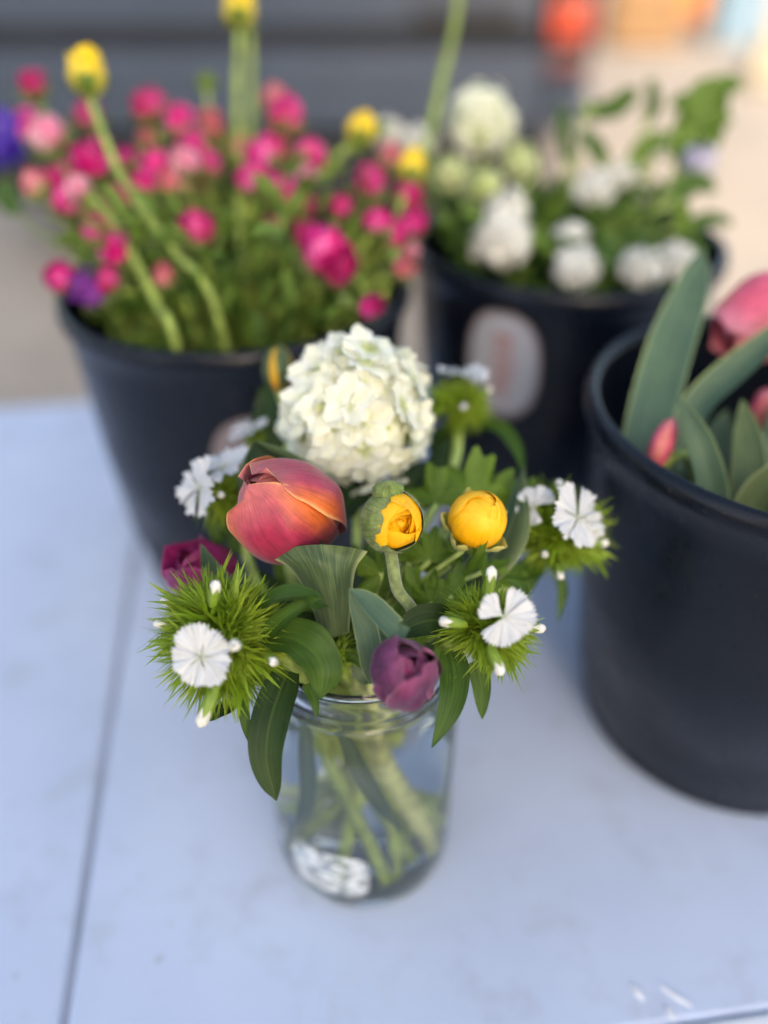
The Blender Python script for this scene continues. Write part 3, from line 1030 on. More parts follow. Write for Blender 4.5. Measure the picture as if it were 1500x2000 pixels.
# ---- coral tulip
C = P(557, 992, 0.345)
ax = CD(-0.52, 0.44, 0.72)
t = thing('tulip', 'large coral orange tulip with pink flush, left of centre in the jar', 'flower', C)
RR, LL = 0.0212, 0.050
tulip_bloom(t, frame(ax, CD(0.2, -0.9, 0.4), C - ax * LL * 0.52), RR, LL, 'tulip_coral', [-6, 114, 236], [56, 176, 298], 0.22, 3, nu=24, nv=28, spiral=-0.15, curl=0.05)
stem(t, [C - ax * LL * 0.5, P(625, 1075, 0.372), jmouth(200, 0.010), jfoot(-20, 0.030)], lambda q: 0.0042, 'stem_pale', segs=24)
patch(t, PP([(628, 1245, .352), (604, 1172, .342), (566, 1112, .336), (518, 1084, .340)]), PP([(682, 1235, .352), (687, 1170, .343), (695, 1112, .335), (718, 1077, .328)]),
      'tulip_leaf', 0.010, 16, 18, 0.0035, wave=0.0028)
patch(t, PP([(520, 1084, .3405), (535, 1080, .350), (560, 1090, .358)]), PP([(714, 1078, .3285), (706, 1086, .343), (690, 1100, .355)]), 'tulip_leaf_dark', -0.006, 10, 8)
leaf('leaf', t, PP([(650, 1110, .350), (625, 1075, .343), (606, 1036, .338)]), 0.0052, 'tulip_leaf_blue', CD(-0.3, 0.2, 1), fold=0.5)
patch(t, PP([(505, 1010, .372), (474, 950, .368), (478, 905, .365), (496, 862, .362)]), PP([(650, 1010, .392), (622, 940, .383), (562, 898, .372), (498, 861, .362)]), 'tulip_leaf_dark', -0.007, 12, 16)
patch(t, PP([(650, 1011, .3915), (621, 941, .3825), (561, 899, .3715), (498, 862, .3618)]), PP([(672, 1000, .388), (636, 931, .380), (572, 884, .370), (499, 860, .3617)]), 'tulip_leaf', 0.0015, 6, 16)
patch(t, PP([(490, 1010, .378), (464, 950, .374), (473, 903, .3685), (495, 861, .3622)]), PP([(505, 1011, .372), (474, 951, .368), (478, 906, .365), (496, 863, .3621)]), 'tulip_leaf', 0.001, 4, 16)

# ---- purple tulip over the jar's front edge
C = P(790, 1313, 0.308)
ax = CD(0.24, 0.50, 0.82)
t = thing('tulip', 'small dusky purple double tulip hanging over the front of the jar', 'flower', C)
RR, LL = 0.0127, 0.0285
m = frame(ax, CD(0, -1, 0.3), C - ax * LL * 0.5)
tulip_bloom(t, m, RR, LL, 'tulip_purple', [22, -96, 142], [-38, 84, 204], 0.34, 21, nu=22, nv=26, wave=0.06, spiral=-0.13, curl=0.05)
for i, (a, l_, b_) in enumerate(((-30, 0.80, 0.62), (75, 0.90, 0.6), (200, 0.86, 0.7))):
    MB().grid(cup_petal(RR * 1.0, LL * l_, RR * b_, 0.5, R(a), spiral=0.05, curl=0.03, wave=0.07, seed=90 + i), 14, 18).xf(m).build('petal', M['tulip_purple'], t)
for i, a in enumerate((10, 130, 250)):
    MB().grid(cup_petal(RR * 0.55, LL * 0.9, RR * 0.6, 0.3, R(a), wave=0.08, seed=60 + i), 8, 12).xf(m).build('petal', M['tulip_magenta'], t)
stem(t, [C - ax * LL * 0.5, P(780, 1330, 0.338), J + Vector((0.008, -0.030, 0.158)), J + Vector((0.006, -0.026, 0.13)), jfoot(70, 0.028)], 0.0026, 'stem_pale', segs=26)
leaf('leaf', t, PP([(727, 1335, .322), (716, 1240, .319), (683, 1148, .317)]), 0.0048, 'tulip_leaf_blue', CD(0.2, 0.1, 1), fold=0.35, prof_=[0.2, 0.7, 1.0, 0.9, 0.5, 0.06])
leaf('leaf', t, PP([(684, 1150, .3175), (722, 1180, .314), (758, 1218, .310), (778, 1236, .3085), (800, 1227, .306)]), 0.0047, 'tulip_leaf_blue', CD(0.1, 0.5, 1), fold=0.5,
     prof_=[0.06, 0.6, 1.0, 1.0, 0.8, 0.08], nv=22)

jl = [((200, .030, .13), (190, .038, .09), (160, .036, .05)), ((330, .028, .13), (345, .037, .10), (20, .035, .06)), ((255, .030, .13), (275, .037, .10), (300, .034, .055)),
      ((10, .03, .13), (350, .038, .085), (330, .037, .04)), ((225, .028, .13), (235, .037, .085), (215, .036, .04))]
for q in jl:
    leaf('leaf', t, [J + Vector((r_ * math.cos(R(a)), r_ * math.sin(R(a)), z)) for a, r_, z in q], .0045, 'tulip_leaf_blue', CD(0, .2, 1), fold=.4)

# ---- magenta tulip at the left, behind the needles
C = P(392, 1118, 0.378)
ax = CD(-0.35, 0.55, 0.65)
t = thing('tulip', 'magenta double tulip half hidden behind the left sweet william head', 'flower', C)
m = frame(ax, CD(0, -1, 0.3), C - ax * 0.018)
tulip_bloom(t, m, 0.0150, 0.034, 'tulip_magenta', [0, 120, 240], [60, 180, 300], 0.62, 31, nu=20, nv=22, wave=0.09)
tulip_bloom(t, m, 0.0100, 0.031, 'tulip_magenta', [30, 150, 270], [90, 210, 330], 0.55, 41, nu=12, nv=14, wave=0.12)
stem(t, [C - ax * 0.018, P(470, 1190, 0.395), jmouth(190, 0.033), jfoot(20, 0.033)], 0.0034, 'stem', segs=24)
leaf('leaf', t, PP([(520, 1260, .375), (470, 1190, .372), (415, 1120, .365), (392, 1062, .352)]), 0.0062, 'tulip_leaf_blue', CD(0.3, 0.1, 1), fold=0.4)

# ---- snowball
def floret(size, seed, cup):
    rnd = random.Random(seed)
    mb = MB()
    for i in range(5):
        a0 = i * 2 * PI / 5 + rnd.uniform(-0.12, 0.12)
        sz = size * rnd.uniform(0.88, 1.1)
        tilt = rnd.uniform(-0.12, 0.2)
        ph = rnd.uniform(0, 6)
        def fn(u, t_):
            wv = 0.64 * interp(t_, [0, 0.3, 0.7, 0.92, 1], [0.35, 0.75, 1.0, 0.78, 0.40])
            r = sz * t_ * (1 - 0.10 * abs(u) ** 2 - 0.05 * (1 - abs(u)) ** 2 * t_ ** 4)
            a = a0 + u * wv
            z = sz * ((cup + tilt) * t_ * t_ - 0.18 * t_ ** 4 + 0.06 * math.sin(u * 4 + ph) * t_ * t_)
            return Vector((r * math.cos(a), r * math.sin(a), z + 0.0002 * (i % 2)))
        mb.grid(fn, 7, 6)
    return mb


FLO = [floret(0.0098, s, c_).mesh('floret', M['snow']) for s, c_ in ((1, 0.10), (2, 0.28), (3, 0.45), (4, 0.0))]
M['snow_core'] = plain_mat('snowball_heart', (0.42, 0.52, 0.16), 0.6, 0.3, 0.35, 220, trans=0.2)


def snowball(label, px, py, d, rad, axis, n, mouth, foot, meshes=FLO, scale=1.25, bend=None, stem_r=0.0022, seed=5, core='snow_core', group=None):
    c = P(px, py, d)
    ax = CD(*axis)
    t = thing('snowball_flower', label, 'flower', c, group)
    MB().ball(c, rad * 0.74, rad * 0.74, rad * 0.74, None, 20, 14, 0.12).build('flower_heart', M[core], t)
    rnd = random.Random(seed)
    fr = frame(ax, RIGHT + UP * 0.3)
    for i in range(n):
        zz = 1 - (i + 0.5) / n * 1.86
        ph = i * 2.39996 + rnd.uniform(-0.2, 0.2)
        rr = math.sqrt(max(0, 1 - zz * zz))
        dr_ = fr @ Vector((rr * math.cos(ph), rr * math.sin(ph), zz))
        rad_i = rad * (0.84 + 0.22 * noise.noise(dr_ * 2.3 + Vector((seed, 0, 0))) + rnd.uniform(-0.08, 0.06))
        nrm = (dr_ + Vector((rnd.uniform(-1, 1), rnd.uniform(-1, 1), rnd.uniform(-1, 1))) * 0.38).normalized()
        m = frame(nrm, Vector((rnd.uniform(-1, 1), rnd.uniform(-1, 1), rnd.uniform(-1, 1))), c + dr_ * rad_i)
        inst('floret', meshes[rnd.randrange(len(meshes))], t, m @ Matrix.Scale(scale * rnd.uniform(0.82, 1.12), 4))
    stem(t, [c - ax * rad * 0.6] + ([P(*bend)] if bend else []) + [mouth, foot], stem_r, 'stem', segs=20)
    return t


snow = snowball('big creamy white snowball bloom at the top of the jar bouquet', 697, 815, 0.398, 0.0345, (0.0, 0.55, 0.8), 105, jmouth(90, 0.020), jfoot(-60, 0.028))
for pts, wd, nm in (([(620, 960, .41), (560, 900, .418), (525, 820, .425), (520, 745, .43)], 0.011, (-0.2, 0.1, 1)), ([(830, 960, .42), (870, 900, .425), (880, 850, .43)], 0.009, (0.2, 0, 1)),
                    ([(640, 1010, .40), (690, 975, .395), (740, 960, .39)], 0.009, (0, 0.5, 1)), ([(760, 1010, .40), (800, 950, .405), (835, 900, .41)], 0.010, (0.1, 0.3, 1))):
    leaf('leaf', snow, PP(pts), wd, 'dian_leaf_dark', CD(*nm), fold=0.25, wave=0.08)

# ---- half open yellow ranunculus
def hairs(mb, pts_n, ln, seed):
    rnd = random.Random(seed)
    for p, n in pts_n:
        dr_ = (n + Vector((rnd.uniform(-1, 1), rnd.uniform(-1, 1), rnd.uniform(-1, 1))) * 0.35).normalized()
        s = dr_.orthogonal().normalized() * 0.000035
        o = len(mb.v)
        L_ = ln * rnd.uniform(0.6, 1.2)
        mb.v += [p - s, p + s, p + dr_ * L_]
        mb.uv += [(0, 0), (1, 0), (0.5, 1)]
        mb.f.append((o, o + 1, o + 2))


M['hair'] = plain_mat('fine_hair', (0.34, 0.38, 0.22), 0.7, 0.2, 0.1, 50, trans=0.4)
def dome_petal(rr, a0, half, tht, seed, lift=0.02):
    """a petal wrapped over a globe, its rounded margin ending short of the top"""
    def fn(u, q):
        e = tht + 0.55 * abs(u) ** 2.4 + 0.05 * math.sin(u * 5 + seed)
        th = 2.75 - q * (2.75 - e)
        r = rr * (1 + lift * u + 0.012 * noise.noise(Vector((u * 2, q * 3, seed)))) * (1 - 0.03 * q * q)
        a = a0 + u * half
        return Vector((r * math.sin(th) * math.cos(a), r * math.sin(th) * math.sin(a), -r * -math.cos(th)))
    return fn


C = P(768, 1018, 0.335)
ax = CD(0.30, -0.06, 0.92)
t = thing('ranunculus', 'yellow ranunculus bud half open inside fuzzy green sepals, on a curved stem', 'flower', C)
fr = frame(ax, CD(0, 1, 0), C)
RR = 0.0118
for i in range(13):
    f = i / 12
    rr = RR * lerp(0.20, 0.99, f ** 0.8)
    tip = lerp(0.40, 0.42, f)
    fn = cup_petal(rr, RR * lerp(1.70, 1.72, f), rr * 1.2, tip, i * 2.2, rho=0.95, spiral=0.06, wave=0.05, seed=i * 1.3, prof_=[0.3, 0.75, 1.0, 0.9, tip],
                   shape=[0.4, 0.75, 1.0, 0.96, 0.78, 0.42], ridge=0)
    MB().grid(fn, 10, 12).xf(fr @ Matrix.Translation((0, 0, -RR * 0.80))).build('petal', M['yellow'], t)
MB().ball(C + ax * RR * 0.22, RR * 0.52, RR * 0.52, RR * 0.5, fr.to_3x3().to_4x4(), 14, 10, 0.15).build('flower_heart', M['yellow'], t)
hb = MB()
for i, (a, half, tht, r_) in enumerate(((94, 1.0, 0.66, 1.08), (36, 0.85, 0.78, 1.06), (152, 0.85, 0.95, 1.06), (-58, 1.0, 0.98, 1.045), (215, 1.0, 1.15, 1.04))):
    # a measured from the top, anticlockwise: 90 = left
    fn = dome_petal(RR * r_, R(a), half, tht, 3.1 * i, 0.03)
    fw = lambda u, q, fn=fn: fr @ fn(u, q)
    MB().grid(fw, 16, 16).build('sepal', M['sepal'], t)
    rnd = random.Random(i)
    pn = []
    for _ in range(260):
        p = fw(rnd.uniform(-1, 1), rnd.uniform(0.05, 1))
        pn.append((p, (p - C).normalized()))
    hairs(hb, pn, 0.0011, i)
hb.build('fuzz', M['hair'], t, kind='stuff')
kn = P(757, 958, 0.331)
MB().ball(kn, 0.0058, 0.0040, 0.0042, None, 14, 10, 0.35).build('sepal_knob', M['sepal'], t)
sp_ = [C - ax * RR * 0.95, P(764, 1082, 0.340), P(776, 1150, 0.341), P(806, 1208, 0.346), jmouth(-60, 0.018), jfoot(110, 0.024)]
sto = stem(t, sp_, 0.0024, 'stem_fuzzy', n=10, segs=32)
hb = MB()
path = catmull(sp_[:4], 60)
rnd = random.Random(3)
pn = []
for _ in range(500):
    i = rnd.randrange(60)
    a = rnd.uniform(0, 6.28)
    T = (path[i + 1] - path[i]).normalized()
    o1 = T.orthogonal().normalized()
    n_ = o1 * math.cos(a) + T.cross(o1) * math.sin(a)
    pn.append((path[i].lerp(path[i + 1], rnd.random()) + n_ * 0.0023, n_))
hairs(hb, pn, 0.0008, 9)
hb.build('stem_fuzz', M['hair'], sto, kind='stuff')
JM = J + Vector((0.004, 0, 0.15))
put_lobed(t, 745, 1120, .350, .013, (-0.6, 0.4, 0.3), (-0.2, 0.4, 1), 1, foot=JM)
put_lobed(t, 852, 985, .385, .0175, (-0.05, 1, 0), (-0.2, 0.2, 1), 2, foot=JM)
put_lobed(t, 840, 1095, .362, .014, (0.1, 1, 0), (0.1, 0.3, 1), 5, foot=JM)
put_lobed(t, 845, 1180, .352, .013, (0.0, 1, 0), (-0.3, 0.3, 1), 6, foot=JM)
put_lobed(t, 760, 1170, .372, .014, (-0.3, 1, 0), (0.2, 0.3, 1), 8, foot=JM)

for i, (px, py, d, sz, up, nm) in enumerate([(885, 1165, .352, .013, (0.3, 1, 0), (0.2, 0.3, 1)), (815, 1160, .358, .012, (-0.2, 1, 0), (0.1, 0.4, 1)), (800, 1100, .366, .013, (0.3, 1, 0), (0, 0.3, 1)),
                                             (880, 1105, .368, .012, (-0.4, 1, 0), (0.3, 0.3, 1)), (700, 1130, .378, .014, (-0.2, 1, 0), (0, 0.3, 1)), (990, 1150, .378, .013, (0.5, 0.8, 0), (0.2, 0.4, 1)),
                                             (860, 1240, .348, .011, (-0.3, 1, 0), (0, 0.4, 1)), (770, 1235, .356, .012, (0.2, 1, 0), (-0.2, 0.4, 1)), (1010, 985, .40, .015, (0.6, 0.6, 0), (0.1, 0.4, 1))]):
    put_lobed(t, px, py, d, sz, up, nm, 20 + i, foot=JM)

# ---- closed yellow ranunculus bud
C = P(933, 1014, 0.345)
ax = CD(0.22, 0.55, 0.78)
t = thing('ranunculus', 'round yellow ranunculus bud with small green sepals folded back, right of centre', 'flower', C)
fr = frame(ax, CD(0, -1, 0.2), C)
RR = 0.0119
for i in range(10):
    f = i / 9
    MB().grid(dome_petal(RR * lerp(0.90, 1.0, f), i * 2.24 + 0.6, 1.15, lerp(0.10, 0.55, f), i * 1.7, 0.022), 14, 16).xf(fr).build('petal', M['yellow'], t)
MB().ball(C, RR * 0.87, RR * 0.87, RR * 0.86, fr.to_3x3().to_4x4(), 16, 12).build('flower_heart', M['yellow'], t)
for i, (a, ln, wd) in enumerate(((-42, 1.0, 0.55), (46, 1.0, 0.62), (110, 1.35, 0.4), (185, 1.4, 0.42), (255, 1.0, 0.45))):
    d_ = fr.to_3x3() @ Vector((math.cos(R(a)), math.sin(R(a)), 0))
    b0 = C - ax * RR * 0.88
    leaf('sepal', t, [b0 + d_ * RR * 0.35, b0 + d_ * RR * 0.98 + ax * RR * 0.12, b0 + d_ * RR * (1.22 + 0.1 * (i % 2)) + ax * RR * ln * 0.62], RR * wd, 'sepal_yellow', normal=d_ + ax * 0.1,
         fold=-0.7, nv=12, prof_=[0.5, 0.8, 1.0, 0.9, 0.6, 0.15], wave=0.08, seed=i)
stem(t, [C - ax * RR * 0.9, P(925, 1095, 0.366), jmouth(20, 0.022), jfoot(200, 0.032)], 0.0022, 'stem_fuzzy', segs=22)
put_lobed(t, 915, 975, .385, .0225, (0.35, 1, 0), (0.1, 0.1, 1), 3, foot=JM)
put_lobed(t, 945, 965, .392, .0185, (0.8, 0.4, 0), (0.1, 0.4, 1), 4, foot=JM)
put_lobed(t, 940, 1118, .352, .012, (0.75, 0.35, 0), (0.1, 0.6, 1), 7, foot=JM)
put_lobed(t, 905, 1075, .350, .009, (0.2, 1, 0), (0.0, 0.5, 1), 9, foot=JM)
leaf('leaf', t, PP([(905, 1125, .350), (928, 1100, .344), (940, 1075, .340), (955, 1045, .337)]), 0.0022, 'ran_leaf', fold=0.5, wave=0.2)
leaf('leaf', t, PP([(910, 1115, .351), (925, 1090, .345), (925, 1062, .341)]), 0.0020, 'ran_leaf', fold=0.5)

# ---- yellow tulip bud behind the snowball
C = P(543, 712, 0.432)
ax = CD(-0.05, 0.95, 0.2)
t = thing('tulip', 'slim yellow and green tulip bud peeping out left behind the snowball', 'flower', C)
m = frame(ax, CD(0, 0, 1), C - ax * 0.013)
tulip_bloom(t, m, 0.0072, 0.022, 'yellow', [60, 180, 300], [0, 120, 240], 0.3, 71, nu=8, nv=12)
for a in (30, 200, 300):
    MB().grid(cup_petal(0.0078, 0.0225, 0.0045, 0.3, R(a), seed=a, wave=0.02), 6, 12).xf(m).build('green_streak', M['tulip_leaf'], t)
stem(t, [C - ax * 0.013, P(560, 830, 0.425), jmouth(140, 0.028), jfoot(-30, 0.02)], 0.0024, 'stem', segs=20)

fill = [((820, 1290, .37), (850, 1200, .375), (880, 1120, .382)), ((880, 1270, .365), (915, 1200, .37), (960, 1150, .375)), ((900, 1250, .385), (950, 1170, .388), (1000, 1100, .39)),
        ((780, 1290, .375), (790, 1180, .385), (800, 1080, .395)), ((700, 1250, .385), (730, 1150, .392), (720, 1050, .40)), ((860, 1200, .39), (890, 1100, .40), (870, 1000, .41)),
        ((580, 1260, .385), (540, 1180, .39), (500, 1110, .395)), ((620, 1240, .395), (580, 1120, .40), (540, 1040, .405)), ((940, 1180, .40), (960, 1080, .405), (950, 960, .41)),
        ((730, 1300, .36), (700, 1240, .365), (640, 1190, .372)), ((860, 1290, .362), (830, 1240, .362), (800, 1170, .37)), ((560, 1330, .372), (520, 1270, .372), (500, 1190, .376))]
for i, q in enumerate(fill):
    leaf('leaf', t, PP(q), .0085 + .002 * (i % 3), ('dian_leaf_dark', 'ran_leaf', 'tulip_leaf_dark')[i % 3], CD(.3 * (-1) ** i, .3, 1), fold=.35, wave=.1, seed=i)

# ---- lone tulip leaf standing on the right
t = thing('tulip_leaf', 'broad folded grey green tulip leaf standing right of the round yellow bud', 'leaf', P(1000, 1000, .37))
patch(t, PP([(905, 1150, .372), (965, 1085, .372), (1003, 1010, .374), (1022, 910, .384)]), PP([(945, 1160, .366), (1010, 1095, .364), (1036, 1020, .368), (1024, 908, .3842)]), 'tulip_leaf', 0.003, 10, 18)
patch(t, PP([(915, 1150, .374), (960, 1060, .380), (990, 985, .386), (1021, 910, .3845)]), PP([(905, 1150, .3725), (965, 1085, .3725), (1003, 1010, .3745), (1022, 910, .3842)]), 'tulip_leaf_blue', -0.002, 8, 18)
stem(t, [P(925, 1155, .371), jmouth(0, 0.030), jfoot(150, 0.03, 0.03)], 0.0026, 'stem_pale', segs=16)

# ---- sweet williams
F5 = (18, 90, 162, 234, 306)
dianthus('sweet william head in front at left, bright green needles, one flat white flower', 442, 1238, 0.336, (-0.12, 0.12, 0.98), 0.0285, 160, 19,
         [(392, 1283, .3065, (-0.12, 0.10, 0.98), 0.0106, F5, 4)],
         [(417, 1168, .313, (0.25, 0.9, 0.5), .0062, .0020), (461, 1259, .3035, (0.0, 0.05, 1), .004, .0022), (527, 1286, .312, (0.5, -0.2, 0.8), .004, .0017),
          (412, 1365, .316, (-0.35, -0.9, 0.25), .0085, .0026), (338, 1222, .329, (-0.9, 0.15, 0.3), .006, .0016), (342, 1185, .333, (-0.7, 0.4, 0.3), .005, .0015)],
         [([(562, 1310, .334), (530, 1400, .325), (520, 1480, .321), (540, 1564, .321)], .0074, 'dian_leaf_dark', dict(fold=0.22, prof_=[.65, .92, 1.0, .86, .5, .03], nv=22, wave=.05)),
          ([(470, 1350, .330), (478, 1400, .327), (484, 1448, .327)], .0022, 'dian_leaf', dict(fold=0.3)),
          ([(520, 1235, .330), (590, 1255, .322), (628, 1300, .319), (628, 1366, .321)], .0088, 'dian_leaf', dict(fold=0.35, prof_=[.6, .9, 1.0, .9, .5, .03], nv=20, wave=.1, normal=CD(0.35, 0.45, 1))),
          ([(500, 1190, .330), (548, 1166, .322), (596, 1166, .317), (618, 1184, .315), (645, 1186, .314)], .0046, 'dian_leaf', dict(fold=0.4, prof_=[.6, .9, 1., .9, .55, .03], nv=24, wave=.12, normal=CD(0.1, 0.6, 1), twist=0.7)),
          ([(505, 1260, .330), (545, 1215, .322), (590, 1182, .318), (628, 1168, .316)], .0038, 'dian_leaf', dict(fold=0.6, prof_=[.6, .9, 1., .8, .5, .03], nv=20)),
          ([(600, 1335, .335), (614, 1370, .332), (619, 1402, .331)], .0026, 'dian_leaf', dict(fold=0.3, prof_=[.8, 1, .9, .6, .3, .02])),
          ([(470, 1370, .335), (430, 1390, .333), (388, 1412, .333)], .0034, 'dian_leaf_dark', dict(fold=0.3, normal=CD(0, .7, .7)))],
         jmouth(215, 0.033), jfoot(30, 0.034), 11, bend=(560, 1290, 0.352))
dianthus('sweet william head in front at right, three lobed white flower with a gap', 955, 1226, 0.332, (0.10, 0.08, 0.98), 0.0212, 115, 19,
         [(983, 1204, .3085, (0.08, 0.06, 0.99), 0.0103, (56, -44, -90, -145, -195), 0)],
         [(955, 1150, .320, (0.1, 0.95, 0.3), .0072, .0021), (893, 1217, .316, (-0.9, 0.15, 0.4), .006, .0020), (964, 1280, .314, (0.35, -0.85, 0.4), .0062, .0022),
          (1028, 1226, .325, (0.95, 0.0, 0.2), .0058, .0019)],
         [([(880, 1270, .334), (888, 1320, .328), (878, 1385, .322), (843, 1461, .320)], .0058, 'dian_leaf', dict(fold=0.22, prof_=[.7, .9, 1.0, .8, .35, .02], nv=22, wave=.06)),
          ([(930, 1290, .340), (940, 1340, .343), (942, 1405, .345)], .0042, 'dian_leaf', dict(fold=0.25, prof_=[.8, 1, 1, .8, .4, .02])),
          ([(895, 1225, .338), (835, 1212, .333), (775, 1238, .330)], .0068, 'dian_leaf_dark', dict(fold=0.3, prof_=[.6, .9, 1., .9, .6, .04], normal=CD(0, .4, 1))),
          ([(1005, 1190, .335), (1020, 1150, .338), (985, 1130, .340)], .0026, 'dian_leaf', dict(fold=0.4)),
          ([(880, 1290, .335), (885, 1310, .33), (883, 1340, .326)], .0016, 'needle', {})],
         jmouth(-20, 0.033), jfoot(165, 0.034), 12, bend=(905, 1262, 0.35))
dianthus('softer sweet william head at far right, with white flowers on both sides', 1090, 1042, 0.388, (0.25, 0.25, 0.9), 0.0245, 110, 17,
         [(1128, 1012, .366, (0.55, 0.15, 0.8), 0.0135, F5, 10), (1044, 990, .372, (-0.25, 0.35, 0.9), 0.0085, (100, 30, -40, 170), 0)],
         [(1160, 1060, .375, (0.9, 0, .2), .005, .0018), (1090, 1112, .370, (0.1, -0.7, .7), .0045, .0018), (1062, 1080, .369, (0, -0.2, 1), .003, .0016), (1090, 960, .378, (0, .8, .5), .005, .0017)],
         [([(1110, 1080, .385), (1155, 1085, .380), (1195, 1082, .379)], .0036, 'needle', dict(fold=.3)), ([(1060, 1090, .39), (1035, 1120, .385), (1030, 1165, .383)], .0052, 'dian_leaf', dict(fold=.25)),
          ([(1080, 1100, .39), (1098, 1150, .39), (1090, 1215, .39)], .0026, 'dian_leaf', {}), ([(1060, 1100, .39), (1010, 1120, .378), (960, 1100, .372)], .0042, 'dian_leaf', {})],
         jmouth(10, 0.034), jfoot(190, 0.026), 13, bend=(1000, 1130, 0.39))
dianthus('sweet william head at the upper right beside the snowball, white flower on top', 900, 792, 0.432, (0.05, 0.75, 0.62), 0.0185, 75, 15,
         [(907, 730, .428, (0.05, 0.93, 0.35), 0.0125, F5, 0)],
         [(905, 797, .418, (0, 0.2, 1), .003, .0018), (945, 770, .43, (.7, .6, .2), .004, .0015)],
         [([(925, 825, .435), (975, 835, .427), (1008, 875, .418), (1026, 935, .408)], .0042, 'dian_leaf', dict(fold=.4, nv=20)), ([(890, 830, .436), (880, 880, .43), (868, 925, .42)], .0036, 'dian_leaf', {}),
          ([(880, 830, .436), (850, 860, .43), (845, 900, .42)], .0036, 'dian_leaf_dark', {})],
         jmouth(60, 0.030), jfoot(-110, 0.030), 14, bend=(880, 930, 0.42))
dianthus('sweet william at the left edge of the bouquet, two white flowers beside the coral tulip', 452, 968, 0.388, (-0.45, 0.5, 0.7), 0.0165, 44, 13,
         [(389, 953, .374, (-0.75, 0.20, 0.62), 0.0128, F5, 0), (436, 912, .382, (-0.35, 0.8, 0.48), 0.0135, F5, 20)],
         [(437, 968, .368, (-.3, .1, .9), .003, .0016)],
         [([(440, 1000, .388), (425, 1030, .386), (428, 1075, .388)], .0042, 'dian_leaf', {}), ([(470, 1010, .392), (455, 1050, .392), (470, 1085, .392)], .004, 'dian_leaf', {})],
         jmouth(170, 0.034), jfoot(-15, 0.034, 0.03), 15, bend=(480, 1080, 0.395))
dianthus('small white sweet william just above the coral tulip leaf tip', 502, 858, 0.425, (-0.2, 0.75, 0.6), 0.0095, 22, 11,
         [(488, 838, .422, (-0.3, 0.85, 0.4), 0.0095, F5, 0)], [], [([(510, 870, .425), (530, 930, .42), (545, 990, .415)], .005, 'dian_leaf_dark', {})],
         jmouth(150, 0.030), jfoot(-70, 0.03), 16, bend=(540, 980, 0.41))
dianthus('small green sweet william tuft without flowers, low in the middle of the bouquet', 655, 1283, 0.352, (0.3, 0.0, 0.95), 0.0125, 26, 12,
         [], [], [([(640, 1290, .352), (690, 1285, .348), (735, 1330, .346)], .0022, 'dian_leaf', {}), ([(590, 1215, .36), (615, 1255, .355), (640, 1300, .352)], .008, 'dian_leaf_dark', dict(fold=.3)),
                  ([(655, 1330, .355), (620, 1250, .358), (575, 1190, .362)], .009, 'dian_leaf_dark', dict(fold=.3)), ([(700, 1330, .352), (735, 1270, .352), (745, 1190, .36)], .0085, 'tulip_leaf_dark', dict(fold=.4)),
                  ([(800, 1300, .36), (810, 1250, .362), (840, 1190, .37)], .009, 'tulip_leaf_dark', dict(fold=.4)), ([(680, 1260, .366), (690, 1180, .37), (680, 1100, .375)], .011, 'tulip_leaf_dark', dict(fold=.4))],
         jmouth(240, 0.016), jfoot(60, 0.02), 17)

# ------------------------------------------------------------------ flowers in the buckets
def bucket_stem_pts(head, key, inner_r=0.092):
    c = BUCKETS[key]
    h = Vector((head.x - c.x, head.y - c.y))
    rim = h * 0.72
    if rim.length > inner_r:
        rim = rim.normalized() * inner_r
    ft = h * 0.35
    if ft.length > 0.055:
        ft = ft.normalized() * 0.055
    zr = min(BH - 0.01, head.z - TZ - 0.01)
    return [Vector((c.x + rim.x, c.y + rim.y, TZ + zr)), Vector((c.x + ft.x, c.y + ft.y, TZ + 0.03))]


RAN = {}
for mt in ('pink', 'deep_pink', 'dusty_pink', 'pale_pink', 'mauve'):
    RAN[mt] = [ran_ball(MB(), 1.0, 10, o_, s_, 6, 7, w_).mesh('bloom', M[mt]) for s_, o_, w_ in ((3, 0.25, 0.09), (8, 0.6, 0.13), (5, 0.8, 0.16))]
sb = MB()
for i in range(5):
    ribbon(sb, [Vector((0.15 * math.cos(i * 1.257), 0.15 * math.sin(i * 1.257), -0.98)), Vector((0.85 * math.cos(i * 1.257), 0.85 * math.sin(i * 1.257), -0.72)),
                Vector((1.12 * math.cos(i * 1.257), 1.12 * math.sin(i * 1.257), -0.02))], 0.42, Vector((math.cos(i * 1.257), math.sin(i * 1.257), 0.05)), fold=-0.5, nu=4, nv=6)
SEPAL = sb.mesh('sepals', M['sepal'])


